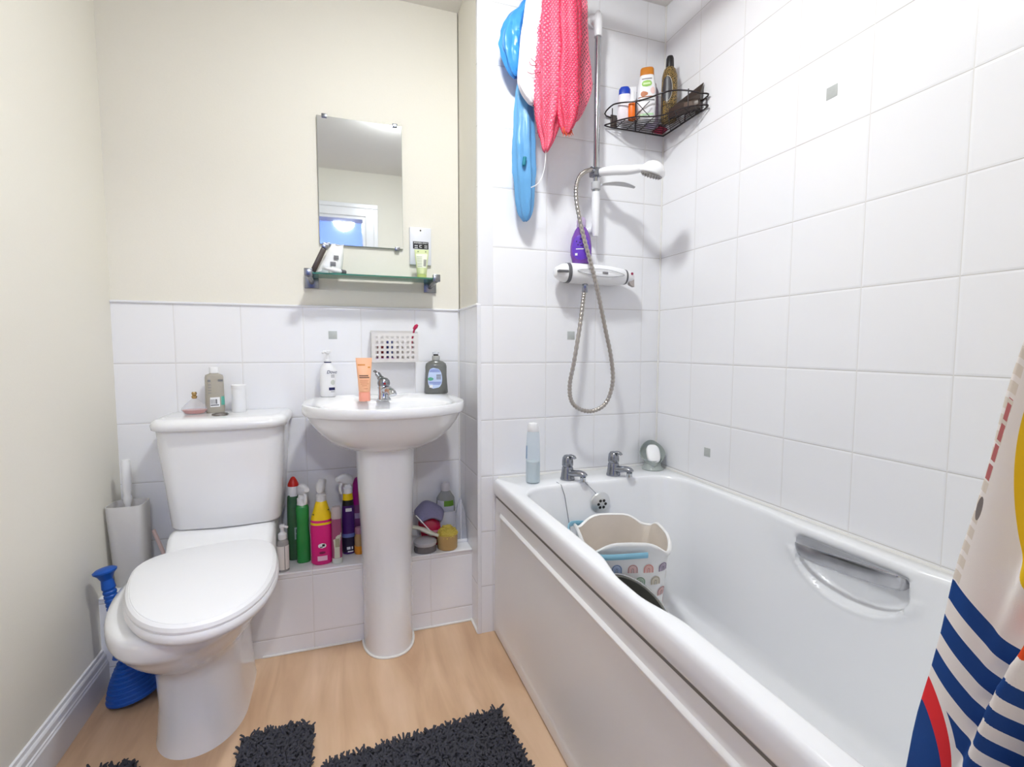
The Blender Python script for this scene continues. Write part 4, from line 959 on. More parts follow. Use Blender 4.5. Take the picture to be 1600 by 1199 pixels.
def pillar_tap(label, loc, rotz):
    t = thing('bath_tap', label, 'tap', loc, rotz, 'pillar taps on the bath')
    b = new_bm(); body(b, [(0, 0.0245, 0.0245), (0.004, 0.025, 0.025), (0.012, 0.0225, 0.0225), (0.030, 0.0195, 0.0205), (0.042, 0.0185, 0.0195), (0.046, 0.0165, 0.0175)], 28, 2.2)
    sp = spline([(0, 0.002, 0.024), (0, -0.025, 0.026), (0, -0.050, 0.030), (0, -0.066, 0.028), (0, -0.074, 0.022)], 5)
    tube(b, sp, [0.018-0.0003*i for i in range(len(sp))], 16, flat=0.75); obj('body', b, CHROMED, t, angle=50)
    b = new_bm(); lathe(b, [(0.0095, -0.004), (0.010, 0.0), (0.010, 0.010)], 16); xform(b, Matrix.Translation((0, -0.0655, 0.009))); obj('nozzle', b, CHROME, t)
    b = new_bm(); body(b, [(0.0475, 0.0165, 0.0165), (0.052, 0.0185, 0.0185), (0.066, 0.018, 0.018), (0.078, 0.016, 0.017), (0.086, 0.010, 0.012), (0.088, 0.004, 0.005)], 24, 2.6)
    tube(b, spline([(0, 0.004, 0.080), (0, -0.012, 0.086), (0, -0.026, 0.084), (0, -0.032, 0.078)], 4), [0.012]*5+[0.010]*4+[0.008]*4, 12, flat=0.45); obj('handle', b, CHROMED, t)
    return t
pillar_tap('chrome bath tap nearer the blue bottle, plug chain looped below it', (0.742, 1.553, RIM+0.0005), 0.5)
pillar_tap('chrome bath tap nearer the leaf soap dish', (0.926, 1.553, RIM+0.0005), 0.5)

px, py = 0.612, 1.555
t = thing('blue_bath_bottle', 'tall clear pale blue bottle with white cap on the bath rim corner', 'bottle', (px, py, RIM+0.0005), to_cam(px, py))
pr = [(0, 0.0215, 0.0215), (0.004, 0.0245, 0.0245), (0.08, 0.0245, 0.0245), (0.14, 0.023, 0.023), (0.175, 0.0205, 0.0205), (0.18, 0.017, 0.017)]
b = new_bm(); body(b, pr, 32); obj('body', b, mat('clear_blue_plastic', (236, 244, 250), 0.1, clear=0.78), t)
b = new_bm(); body(b, [(0.004, 0.0225, 0.0225), (0.075, 0.0225, 0.0225)], 28); obj('contents', b, mat('pale_blue_gel', (236, 242, 242), 0.3, clear=0.2), t)
b = new_bm(); lathe(b, [(0.019, 0.178), (0.0195, 0.180), (0.018, 0.200), (0.015, 0.206), (0.006, 0.208)], 28); obj('cap', b, WHITEP, t)
b = new_bm(); patch(b, pr, 0.085, 0.13, -1.5, -0.95, 0.0007); obj('label', b, mat('blue_label', (150, 178, 212), 0.4, clear=0.2), t)

px, py = 1.1175, 1.588
t = thing('soap_dish', 'leaf-shaped grey draining soap dish in the bath corner', 'soap dish', (px, py, RIM+0.0005), to_cam(px, py)+0.25)
SD = mat('grey_green_plastic', (192, 200, 197), 0.3, clear=0.25)
b = new_bm(); lathe(b, [(0.040, 0), (0.041, 0.003), (0.033, 0.012), (0.028, 0.030), (0.030, 0.036)], 32); obj('stand', b, SD, t)
b = new_bm(); rings = []
tilt = Matrix.Translation((0, 0.003, 0.060)) @ Matrix.Rotation(math.radians(50), 4, 'X')
def leaf(s, d):
    pts = []
    for k in range(40):
        a = 2*PI*k/40; x = math.sin(a); y = -math.cos(a)
        wd = 0.041*(1-0.25*y*y) if y > 0 else 0.041*(1-0.55*(-y)**1.6)
        pts.append(Vector((x*wd*s*1.2, y*0.058*s, d)))
    return pts
for s, d in ((0.35, -0.030), (0.7, -0.026), (0.92, -0.012), (1.0, 0.0), (0.97, 0.003), (0.88, -0.009), (0.66, -0.022), (0.3, -0.026)): rings.append([tilt @ p for p in leaf(s, d)])
loft(b, rings); obj('leaf_bowl', b, SD, t)
ts = thing('soap_bar', 'white oval bar of soap resting in the leaf-shaped dish', 'soap', (0, 0, 0))
b = new_bm(); body(b, [(-0.011, 0.020, 0.034, 2.6), (-0.008, 0.025, 0.038, 2.8), (0.008, 0.025, 0.038, 2.8), (0.012, 0.020, 0.033, 2.6)], 36, 2.8)
mw = Matrix.Translation((px, py, RIM+0.0005)) @ Matrix.Rotation(to_cam(px, py)+0.25, 4, 'Z') @ tilt @ Matrix.Translation((0.002, -0.004, -0.002))
bpy.data.objects.remove(ts)
ts = obj('soap_bar', b, mat('white_soap', (248, 248, 248), 0.45), None, angle=70); ts.matrix_world = mw; tag(ts, 'white oval bar of soap resting in the leaf-shaped dish', 'soap')

# ------------------------------------------------------------------ rainbow bucket and steel bowl in the bath
bk = thing('bucket', 'white square bucket with rainbow print and pale blue handle in the bath', 'bucket', (0.800, 1.295, 0.142), math.radians(-17))
BW = mat('white_bucket_plastic', (246, 245, 244), 0.35); BI = mat('bucket_inside', (232, 222, 211), 0.6, vary=0.12, bscale=9)
def bsec(h, z, wave=0.0, s=0.0):
    pts = []
    for k in range(64):
        a = 2*PI*k/64; sn, c = math.sin(a), math.cos(a); e = 4.0
        x = (h+0.008)*math.copysign(abs(sn)**(2/e), sn); y = -h*math.copysign(abs(c)**(2/e), c)
        zz = z+wave*(0.9*math.cos(4*a)+0.1*math.cos(2*a+0.6)) if wave else z
        if wave and abs(a-PI*0.72) < 0.30: # pouring lip
            k2 = math.cos((a-PI*0.72)/0.30*PI/2); x *= 1+0.10*k2; y *= 1+0.10*k2
        pts.append((x, y, zz))
    return pts
def hw(z): return 0.098+0.026*z/0.32
b = new_bm(); loft(b, [bsec(0.092, 0.0), bsec(0.098, 0.005), bsec(hw(0.15), 0.15), bsec(hw(0.26), 0.26), bsec(hw(0.300), 0.298, 0.012), bsec(hw(0.308)+0.005, 0.307, 0.018), bsec(hw(0.312)+0.006, 0.314, 0.018), bsec(hw(0.31)+0.002, 0.319, 0.018), bsec(hw(0.31)-0.0035, 0.315, 0.018)], True, False); obj('shell', b, BW, bk, angle=60)
b = new_bm(); loft(b, [bsec(hw(0.31)-0.0038, 0.3145, 0.018), bsec(hw(0.26)-0.004, 0.26), bsec(hw(0.1)-0.004, 0.1), bsec(0.092, 0.010), bsec(0.05, 0.009)], False, True); obj('inside', b, BI, bk)
hp = spline([(0.045, -0.132, 0.302), (-0.03, -0.137, 0.300), (-0.09, -0.138, 0.300), (-0.135, -0.120, 0.303), (-0.152, -0.06, 0.306), (-0.154, 0.02, 0.310), (-0.146, 0.085, 0.310), (-0.115, 0.125, 0.304), (-0.06, 0.138, 0.295), (0.0, 0.138, 0.288), (0.045, 0.132, 0.286)], 5)
b = new_bm(); rg = []
for p, a_, c_ in frames(hp):
    rg.append([p+Vector((0, 0, 0.0085*math.sin(q)))+(p-Vector((0.0, 0, p.z))).normalized()*0.0032*math.cos(q) for q in [2*PI*k/10 for k in range(10)]])
loft(b, rg); obj('handle', b, mat('pale_blue_plastic', (142, 198, 222), 0.35), bk)
rb_cols = [(196, 140, 140), (150, 134, 158), (196, 184, 160), (140, 164, 204), (240, 170, 170), (150, 146, 190), (206, 160, 156), (160, 158, 176), (204, 132, 136), (232, 160, 150), (150, 176, 150)]
RB = [mat('rainbow_print', c, 0.5) for c in rb_cols]; RBL = [mat('rainbow_light', tuple(min(255, v+38) for v in c), 0.5) for c in rb_cols]
ci = 0
for side in (0, 1):
    bb = {}
    for r_ in range(6):
        for q in range(5):
            zc_ = 0.255-r_*0.038; uc = -0.085+q*0.046+(0.023 if r_ % 2 else 0)
            if abs(uc) > (0.10 if side == 0 else 0.075): continue
            h = hw(zc_)+0.0012; idx = ci % len(RB); ci += 3
            b = new_bm()
            for ro, ri, mi in ((0.0145, 0.0105, 0), (0.0088, 0.0052, 1), (0.0040, 0.0010, 0)):
                outp, inp = [], []
                arcs = [(-1, -0.9)]+[(None, PI*k/10) for k in range(11)]+[(1, -0.9)]
                for tag_, v in arcs:
                    for R_, lst in ((ro, outp), (ri, inp)):
                        if tag_ is None: lst.append((-R_*math.cos(v), R_*math.sin(v)))
                        else: lst.append((tag_*R_, -0.011))
                rows_v = []
                for lst in (outp, inp):
                    def on(t_, zz):
                        hh = hw(zz)
                        return ((t_, -hh*max(0.0, 1-abs(t_/(hh+0.008))**4)**0.25-0.0012, zz) if side == 0 else ((hh+0.008)*max(0.0, 1-abs(t_/hh)**4)**0.25+0.0012, t_, zz))
                    rows_v.append([on(uc+a_, zc_+c_) for a_, c_ in lst])
                loft(b, rows_v, False, False, closed=False, mi=mi)
            obj('rainbow_print', b, [RB[idx], RBL[idx]], bk, smooth=False)

nrm = Vector((0.234, -0.512, 0.828)).normalized()
t = thing('steel_bowl', 'steel bowl tipped in the bath against the near side, in front of the bucket', 'bowl')
STEEL = mat('brushed_steel', (112, 112, 106), 0.45, 0.7)
q = Vector((0, 0, 1)).rotation_difference(nrm).to_matrix().to_4x4()
t.matrix_world = Matrix.Translation((0.700, 1.060, 0.345)) @ q @ Matrix.Scale(0.112/0.134, 4)
b = new_bm(); lathe(b, [(0.055, -0.150), (0.085, -0.142), (0.108, -0.10), (0.122, -0.05), (0.128, -0.004), (0.134, 0.0), (0.133, 0.002), (0.126, -0.001), (0.119, -0.05), (0.105, -0.10), (0.08, -0.138), (0.01, -0.147)], 48); obj('bowl_body', b, STEEL, t)
b = new_bm(); tube(b, [(0.1345*math.cos(a), 0.1345*math.sin(a), 0.001) for a in [2*PI*k/48 for k in range(48)]], 0.0035, 8, closed=True); obj('rolled_rim', b, mat('bright_steel', (200, 200, 200), 0.2, 1.0), t)

# ------------------------------------------------------------------ shower
t = thing('shower_riser', 'chrome shower riser rail with white fittings on the tiled wall', 'shower rail', (0.864, 1.600, 1.50))
b = new_bm(); tube(b, [(0, 0, 0.03), (0, 0, 0.615)], 0.0105, 20); obj('rail', b, CHROME, t)
b = new_bm(); lathe(b, [(0.0135, 0.605), (0.0145, 0.607), (0.0145, 0.650), (0.012, 0.68), (0.006, 0.69)], 20)
tube(b, spline([(0, 0, 0.630), (0, 0.012, 0.665), (0, 0.032, 0.680), (0, 0.049, 0.682)], 5), [0.014]*6+[0.016]*5+[0.022]*5, 16); obj('top_bracket', b, WHITEP, t)
b = new_bm(); lathe(b, [(0.009, -0.075), (0.0125, -0.06), (0.0135, 0.0), (0.0145, 0.055), (0.013, 0.08)], 20)
tube(b, spline([(0, 0, -0.035), (0, 0.016, -0.048), (0, 0.035, -0.052), (0, 0.049, -0.052)], 5), [0.011]*6+[0.014]*5+[0.018]*5, 16); obj('bottom_bracket', b, WHITEP, t)
b = new_bm(); box(b, -0.020, 0.018, -0.022, 0.018, 0.132, 0.160, 0.005); tube(b, [(0.0, -0.006, 0.147), (-0.030, -0.018, 0.149)], 0.010, 14); obj('slider', b, CHROMED, t)
b = new_bm()
rg = []
for k in range(13):
    u = k/12; x = 0.008+0.125*u; w2 = 0.020*math.sin(PI*(0.12+0.80*u))**0.7; yy = -0.025-0.012*u
    rg.append([(x, yy+w2*math.cos(a), 0.100+0.010*math.sin(2.6*u)-0.006*u+0.0035*math.sin(a)) for a in [2*PI*q_/14 for q_ in range(14)]])
loft(b, rg); lathe(b, [(0.016, 0.088), (0.017, 0.09), (0.017, 0.112), (0.015, 0.114)], 18); obj('soap_tray', b, mat('grey_white_plastic', (196, 196, 198), 0.4), t)

hs_ = thing('hand_shower', 'white hand shower head held in the riser slider', 'shower head', (0.870, 1.580, 1.643))
tip = Vector((0.098, -0.172, -0.038))
hp = spline([(0.0, 0.0, 0.0), (0.028, -0.045, -0.006), (0.060, -0.100, -0.018), (0.084, -0.145, -0.024)], 5)
b = new_bm(); n_ = len(hp); tube(b, hp, [0.0125+0.0045*math.sin(PI*i/(n_-1)) - 0.002*(i/(n_-1)) for i in range(n_)], 18); obj('handle', b, WHITEP, hs_)
ax = Vector((-0.20, 0.30, -0.93)).normalized(); qm = Vector((0, 0, -1)).rotation_difference(ax).to_matrix().to_4x4()
b = new_bm(); lathe(b, [(0.034, -0.016), (0.041, -0.012), (0.042, -0.006), (0.038, 0.006), (0.026, 0.020), (0.012, 0.027), (0.003, 0.028)], 32); xform(b, Matrix.Translation(tip) @ qm); obj('head', b, WHITEP, hs_)
b = new_bm(); lathe(b, [(0.034, -0.019), (0.036, -0.0155), (0.0355, -0.0125)], 32)
for r_, n2 in ((0.01, 6), (0.02, 12), (0.029, 18)):
    for k in range(n2): lathe(b, [(0.0011, -0.0225), (0.0016, -0.0185)], 6, r_*math.cos(2*PI*k/n2), r_*math.sin(2*PI*k/n2))
xform(b, Matrix.Translation(tip) @ qm); obj('spray_face', b, mat('grey_spray_face', (150, 146, 142), 0.45), hs_)

hose_pts = [(0.8255, 1.6, 1.262), (0.8245, 1.6, 1.245), (0.8187, 1.6, 1.1967), (0.8021, 1.59, 1.105), (0.7761, 1.58, 0.9803), (0.7597, 1.58, 0.8897), (0.773, 1.575, 0.8282), (0.8317, 1.57, 0.8013), (0.8933, 1.565, 0.825), (0.9205, 1.56, 0.899), (0.9106, 1.555, 0.9914), (0.8826, 1.55, 1.0934), (0.8524, 1.54, 1.1925), (0.8286, 1.54, 1.2793), (0.8029, 1.545, 1.3664), (0.7798, 1.555, 1.464), (0.769, 1.565, 1.5515), (0.7795, 1.57, 1.606), (0.805, 1.574, 1.634), (0.836, 1.583, 1.648)]
sp = spline(hose_pts, 24)
b = new_bm(); tube(b, sp, [0.0072+0.0007*(1 if (i//2) % 2 else -1) for i in range(len(sp))], 10)
o = obj('shower_hose', b, HOSE, None, angle=50); tag(o, 'ribbed metal shower hose looping below the mixer valve', 'hose')

t = thing('shower_mixer', 'white bar shower mixer valve with grey ring ends', 'shower valve', (0.868, 1.600, 1.2915))
def barx(bm, rows3, n=28):
    loft(bm, [[(x, p[0], p[1]+dz) for p in sect(r1, r2, n, 2.2)] for x, r1, r2, dz in rows3])
b = new_bm(); barx(b, [(-0.108, 0.033, 0.033, 0), (-0.10, 0.0345, 0.035, 0), (0.0, 0.0355, 0.036, -0.001), (0.06, 0.0345, 0.034, -0.003), (0.105, 0.030, 0.029, -0.004), (0.112, 0.028, 0.027, -0.004)]); obj('body', b, WHITEP, t)
b = new_bm(); barx(b, [(-0.120, 0.0345, 0.0345, 0), (-0.1085, 0.0355, 0.0355, 0)]); obj('ring', b, GREYP, t)
b = new_bm(); barx(b, [(0.1125, 0.0285, 0.0275, -0.004), (0.119, 0.028, 0.027, -0.004)]); obj('ring', b, GREYP, t)
b = new_bm(); barx(b, [(-0.160, 0.013, 0.012, 0), (-0.157, 0.018, 0.018, 0), (-0.135, 0.030, 0.030, 0), (-0.1205, 0.033, 0.033, 0)]); k1 = obj('flow_knob', b, WHITEP, t)
b = new_bm(); box(b, -0.160, -0.121, -0.0345, -0.018, -0.003, 0.005, 0.002); obj('knob_lever', b, GREYP, k1)
b = new_bm(); barx(b, [(0.1195, 0.027, 0.026, -0.004), (0.135, 0.024, 0.024, -0.004), (0.150, 0.018, 0.018, -0.004), (0.154, 0.010, 0.010, -0.004)]); k2 = obj('temperature_knob', b, WHITEP, t)
b = new_bm(); lathe(b, [(0.005, 0), (0.005, 0.002)], 12); xform(b, Matrix.Translation((0.136, -0.0225, 0.006)) @ Matrix.Rotation(PI/2, 4, 'X')); obj('red_button', b, mat('crimson_dot', (150, 24, 70), 0.4), k2)
b = new_bm(); loft(b, [[(0.124, -0.020, -0.020), (0.150, -0.016, -0.012), (0.146, -0.004, -0.012), (0.124, -0.006, -0.022)], [(0.132, -0.022, -0.034), (0.150, -0.018, -0.040), (0.148, -0.004, -0.040), (0.132, -0.006, -0.034)]]); obj('knob_lever', b, mat('warm_grey_metal', (180, 172, 168), 0.3, 0.7), k2)
b = new_bm(); tube(b, spline([(-0.09, -0.0365, 0.004), (-0.04, -0.0375, 0.012), (0.02, -0.0375, 0.013), (0.07, -0.036, 0.006), (0.098, -0.033, -0.003), (0.05, -0.0355, -0.011), (0.0, -0.0362, -0.012), (-0.05, -0.0365, -0.006)], 5, closed=True), 0.0008, 6, closed=True); obj('cover_line', b, PRINTG, t)
b = new_bm(); box(b, 0.008, 0.030, -0.0372, -0.035, -0.002, 0.005, 0.001); obj('badge', b, mat('grey_badge', (130, 128, 130), 0.4), t)
b = new_bm()
for sx in (-0.075, 0.075): tube(b, [(sx, 0.02, 0), (sx, 0.0495, 0)], 0.020, 20)
obj('wall_fixing', b, CHROMED, t)
b = new_bm(); lathe(b, [(0.009, -0.066), (0.0105, -0.064), (0.0105, -0.040), (0.009, -0.034)], 8, -0.0425, 0.0); obj('outlet', b, CHROMED, t)

px, py = 0.810, 1.604
t = thing('purple_gel_bottle', 'translucent purple gel bottle standing upside down on the shower mixer', 'bottle', (px, py, 1.3262), to_cam(px, py))
pr = [(0, 0.026, 0.017), (0.003, 0.0295, 0.019), (0.03, 0.037, 0.022), (0.06, 0.0375, 0.022), (0.09, 0.033, 0.020), (0.115, 0.023, 0.017), (0.126, 0.0155, 0.0145)]
b = new_bm(); body(b, pr, 32, 2.4); obj('body', b, mat('purple_gel', (140, 88, 190), 0.12, clear=0.3), t)
b = new_bm(); body(b, [(0.126, 0.0145, 0.0135), (0.130, 0.0165, 0.0145), (0.150, 0.0165, 0.0145), (0.160, 0.012, 0.011), (0.162, 0.006, 0.006)], 24, 2.2); obj('cap', b, mat('lilac_cap', (206, 186, 222), 0.3, clear=0.2), t)
b = new_bm(); patch(b, pr, 0.010, 0.098, -0.9, 0.9, 0.0006, e=2.4, na=20, nz=20, shape='oval'); lb = obj('label', b, mat('violet_label', (104, 60, 190), 0.35), t)
b = new_bm()
for a, z in [(-0.45, 0.072), (-0.15, 0.068), (0.05, 0.072), (0.1, 0.062), (-0.3, 0.060), (-0.1, 0.080), (-0.05, 0.057)]: patch(b, pr, z, z+0.006, a, a+0.16, 0.0012, e=2.4, shape='oval', na=6)
obj('dots', b, mat('dark_violet_print', (64, 30, 120), 0.4), lb)
b = new_bm(); patch(b, pr, 0.026, 0.034, -0.5, -0.25, 0.0012, e=2.4); patch(b, pr, 0.047, 0.050, -0.4, 0.2, 0.0012, e=2.4); obj('lettering', b, PAPER, lb)

# ------------------------------------------------------------------ corner wire caddy with toiletries
ZK = 1.832
cd = thing('corner_caddy', 'black wire corner caddy fixed where the tiled walls meet', 'shower caddy', (1.10, 1.58, ZK))
kx, ky = 1.10, 1.58
def K(x, y, z): return (x-kx, y-ky, z-ZK)
back = [(0.925, 1.643), (1.05, 1.645), (1.160, 1.645), (1.172, 1.633), (1.172, 1.52), (1.171, 1.402)]
front = [(1.171, 1.402), (1.140, 1.405), (1.110, 1.425), (1.085, 1.465), (1.065, 1.505), (1.030, 1.528), (0.985, 1.545), (0.950, 1.580), (0.930, 1.615), (0.925, 1.643)]
b = new_bm(); tube(b, spline([K(x, y, ZK) for x, y in back[:-1]+front[:-1]], 4, closed=True), 0.0026, 8, closed=True); obj('base_frame', b, BLACK, cd)
b = new_bm(); fz = [0.035, 0.040, 0.052, 0.068, 0.075, 0.064, 0.052, 0.058, 0.060, 0.048]
fz2 = [0.036]*5
tube(b, spline([K(x, y, ZK+h) for (x, y), h in zip(back[:-1], fz2)]+[K(x, y, ZK+h) for (x, y), h in zip(front[:-1], fz)], 4, closed=True), 0.0026, 8, closed=True); obj('top_rail', b, BLACK, cd)
b = new_bm(); fs = spline([Vector((x, y, 0)) for x, y in front], 6); bs_ = spline([Vector((x, y, 0)) for x, y in reversed(back)], 6)
for k in range(1, 8):
    # wires that run parallel to both walls, bending at the corner
    u = k/8
    pts = [Vector((0.928+0.012*k*0.6, 1.643-0.105*u*0.9, 0)), Vector((1.150-0.075*u, 1.640-0.118*u, 0)), Vector((1.165-0.088*u, 1.625-0.118*u, 0)), Vector((1.168-0.06*u, 1.405+0.004*k, 0))]
    tube(b, [K(p.x, p.y, ZK+0.0005) for p in spline(pts, 5)], 0.0014, 6)
for (x0, y0), (x1, y1) in [((0.965, 1.645), (0.960, 1.568)), ((1.01, 1.645), (1.000, 1.540)), ((1.06, 1.645), (1.045, 1.521)), ((1.12, 1.645), (1.070, 1.500)), ((1.172, 1.60), (1.076, 1.487)), ((1.172, 1.54), (1.088, 1.465)), ((1.172, 1.48), (1.105, 1.435)), ((1.172, 1.44), (1.128, 1.412))]:
    tube(b, [K(x0, y0, ZK-0.001), K(x1, y1, ZK-0.001)], 0.0014, 6)
obj('base_wires', b, BLACK, cd)
b = new_bm()
for (x, y, h) in [(0.932, 1.612, 0.05), (0.985, 1.545, 0.055), (1.065, 1.505, 0.072), (1.11, 1.425, 0.058), (1.171, 1.41, 0.036), (1.05, 1.645, 0.036), (1.172, 1.52, 0.036)]: tube(b, [K(x, y, ZK), K(x, y, ZK+h)], 0.0022, 6)
obj('uprights', b, BLACK, cd)
b = new_bm()
for (x0, y0, h0, x1, y1) in [(0.985, 1.545, 0.0, 1.030, 1.528), (1.030, 1.528, 0.0, 0.985, 1.545)]:
    tube(b, spline([K(x0, y0, ZK+0.052), K((x0*2+x1)/3, (y0*2+y1)/3, ZK+0.036), K((x0+x1*2)/3, (y0+y1*2)/3, ZK+0.018), K(x1, y1, ZK+0.002)], 4), 0.0014, 6)
obj('scroll_wire', b, BLACK, cd)
b = new_bm(); box(b, 0.945-kx, 0.970-kx, 1.643-ky, 1.6495-ky, 0.0, 0.045, 0.002); obj('wall_pad', b, mat('smoky_pad', (90, 80, 74), 0.3), cd); b = new_bm(); box(b, 1.1705-kx, 1.1765-kx, 1.44-ky, 1.465-ky, 0.0, 0.045, 0.002); obj('wall_pad', b, mat('smoky_pad', (90, 80, 74), 0.3), cd)
ZK2 = ZK+0.0022
px, py = 0.972, 1.598
t = thing('sun_cream_bottle', 'white bottle with rounded blue cap at the left end of the wire caddy', 'bottle', (px, py, ZK2), to_cam(px, py))
b = new_bm(); body(b, [(0, 0.022, 0.014), (0.002, 0.024, 0.0155), (0.075, 0.0235, 0.0155), (0.092, 0.020, 0.014)], 28, 2.8); obj('body', b, mat('pink_white_plastic', (236, 230, 236), 0.35), t)
b = new_bm(); body(b, [(0.092, 0.0205, 0.0145), (0.110, 0.020, 0.014), (0.118, 0.015, 0.011), (0.121, 0.006, 0.005)], 28, 2.5); obj('cap', b, mat('royal_blue', (20, 64, 178), 0.35), t)
px, py = 0.988, 1.572
t = thing('orange_spray', 'little orange bottle with white nozzle at the front of the wire caddy', 'bottle', (px, py, ZK2), to_cam(px, py))
b = new_bm(); body(b, [(0, 0.0125, 0.0125), (0.002, 0.0135, 0.0135), (0.052, 0.0135, 0.0135)], 24, 2.4); obj('body', b, mat('vivid_orange', (246, 116, 20), 0.4), t)
b = new_bm(); body(b, [(0.052, 0.0135, 0.0135), (0.062, 0.012, 0.012), (0.070, 0.0085, 0.0085), (0.085, 0.0075, 0.0075), (0.094, 0.006, 0.006), (0.097, 0.003, 0.003)], 24); obj('nozzle', b, WHITEP, t)
px, py = 1.012, 1.618
t = thing('white_card_box', 'thin white box standing between the blue-capped and orange-capped bottles', 'box', (px, py, ZK2), to_cam(px, py), rot=(0, math.radians(3), to_cam(px, py)))
b = new_bm(); box(b, -0.012, 0.012, -0.006, 0.006, 0.0006, 0.135, 0.001); obj('box_body', b, PAPER, t)
px, py = 1.045, 1.570
t = thing('shampoo_bottle', 'white shampoo bottle with orange-brown cap in the wire caddy', 'bottle', (px, py, ZK2), to_cam(px, py))
pr = [(0, 0.028, 0.017), (0.003, 0.0305, 0.019), (0.06, 0.0325, 0.020), (0.11, 0.032, 0.0195), (0.148, 0.0255, 0.0175), (0.154, 0.024, 0.017)]
b = new_bm(); body(b, pr, 36, 3); obj('body', b, WHITEP, t)
b = new_bm(); body(b, [(0.154, 0.0245, 0.0175), (0.176, 0.0235, 0.0165), (0.181, 0.021, 0.014)], 36, 3); obj('cap', b, mat('caramel_plastic', (200, 122, 28), 0.35), t)
b = new_bm(); patch(b, pr, 0.112, 0.134, -0.42, 0.42, 0.0008, e=3, shape='oval', na=16, nz=12); bd = obj('green_badge', b, mat('lime_print', (150, 200, 90), 0.5), t)
b = new_bm(); patch(b, pr, 0.119, 0.126, -0.25, 0.25, 0.0014, e=3); obj('badge_lettering', b, mat('pale_lime', (214, 236, 180), 0.5), bd)
b = new_bm(); patch(b, pr, 0.078, 0.098, -0.5, 0.05, 0.0008, e=3, shape='oval'); obj('almond_print', b, mat('almond_brown', (190, 116, 74), 0.5), t)
b = new_bm(); patch(b, pr, 0.076, 0.079, -0.95, 0.9, 0.0009, e=3); obj('brown_stripe', b, mat('brown_stripe', (150, 84, 40), 0.5), t)
b = new_bm(); patch(b, pr, 0.085, 0.11, 0.25, 0.9, 0.0008, e=3, shape='oval'); obj('flower_print', b, mat('blush_print', (240, 206, 200), 0.5), t)
b = new_bm(); patch(b, pr, 0.064, 0.068, -0.8, 0.8, 0.0008, e=3); patch(b, pr, 0.138, 0.141, -0.5, 0.5, 0.0008, e=3); obj('lettering', b, PRINTG, t)
b = new_bm(); patch(b, pr, 0.014, 0.021, -0.75, 0.75, 0.0008, e=3); obj('green_stripe', b, mat('pale_green_stripe', (186, 222, 180), 0.5), t)
px, py = 1.088, 1.600
t = thing('conditioner_bottle', 'pale lilac bottle half hidden between shampoo and black bottle in the caddy', 'bottle', (px, py, ZK2), to_cam(px, py))
b = new_bm(); body(b, [(0, 0.022, 0.016), (0.003, 0.024, 0.018), (0.12, 0.023, 0.017), (0.135, 0.017, 0.013)], 28, 2.6); obj('body', b, mat('lilac_grey', (186, 172, 196), 0.35), t)
b = new_bm(); body(b, [(0.135, 0.015, 0.012), (0.150, 0.014, 0.011), (0.152, 0.010, 0.008)], 24); obj('cap', b, mat('pinkish_cap', (226, 190, 190), 0.4), t)
px, py = 1.122, 1.545
t = thing('black_gel_bottle', 'tall black and gold patterned bottle with black cap in the wire caddy', 'bottle', (px, py, ZK2), to_cam(px, py))
bg = mat('black_gold', (30, 26, 20), 0.3)
nt = bg.node_tree; tc = nt.nodes.new('ShaderNodeTexCoord'); vo = nt.nodes.new('ShaderNodeTexVoronoi'); vo.inputs['Scale'].default_value = 160; vo.feature = 'DISTANCE_TO_EDGE'
rp = nt.nodes.new('ShaderNodeValToRGB'); rp.color_ramp.elements[0].position = 0.05; rp.color_ramp.elements[0].color = lin((150, 122, 66)); rp.color_ramp.elements[1].position = 0.22; rp.color_ramp.elements[1].color = lin((38, 32, 24))
nt.links.new(tc.outputs['Object'], vo.inputs['Vector']); nt.links.new(vo.outputs['Distance'], rp.inputs[0]); nt.links.new(rp.outputs[0], nt.nodes['Principled BSDF'].inputs['Base Color'])
pr = [(0, 0.024, 0.020), (0.004, 0.0275, 0.023), (0.10, 0.0275, 0.023), (0.155, 0.0265, 0.0225), (0.178, 0.020, 0.018), (0.186, 0.0125, 0.0125)]
b = new_bm(); body(b, pr, 32, 2.2); obj('body', b, bg, t)
b = new_bm(); lathe(b, [(0.0135, 0.186), (0.014, 0.190), (0.013, 0.216), (0.010, 0.224), (0.004, 0.226)], 24); obj('cap', b, DARK, t)
b = new_bm(); patch(b, pr, 0.062, 0.150, -0.95, 0.35, 0.0008, e=2.2, na=16, nz=18, shape='oval'); lb = obj('leaf_label', b, mat('charcoal_label', (62, 60, 64), 0.35), t)
b = new_bm()
rowa = []
for k in range(19):
    v = k/18; z = 0.062+0.088*v; h = math.sqrt(max(0, 1-(2*v-1)**2)); a = -0.30+0.65*h
    rowa.append((0.0285*math.sin(a), -0.0245*math.cos(a), z))
tube(b, rowa, 0.0007, 6); obj('label_edge', b, mat('silver_line', (220, 216, 206), 0.3), lb)
t = thing('brown_packet', 'dark brown flat packet leaning at the right end of the wire caddy', 'packet', (1.136, 1.475, ZK2), rot=(0, math.radians(0), math.radians(-62)))
b = new_bm(); loft(b, [[(-0.055, -0.006, 0.0005), (0.055, -0.006, 0.0005), (0.055, 0.006, 0.0005), (-0.055, 0.006, 0.0005)], [(-0.056, -0.007, 0.03), (0.056, -0.007, 0.05), (0.056, 0.007, 0.05), (-0.056, 0.007, 0.03)], [(-0.053, 0.006, 0.032), (0.060, 0.006, 0.086), (0.060, 0.009, 0.086), (-0.053, 0.009, 0.032)]]); obj('packet_body', b, mat('dark_brown_film', (56, 44, 38), 0.25, vary=0.3, bscale=30), t, smooth=False)
b = new_bm(); box(b, 0.0, 0.05, -0.0085, -0.0068, 0.014, 0.034, 0.0005); obj('label', b, mat('taupe_label', (96, 80, 70), 0.4), t)
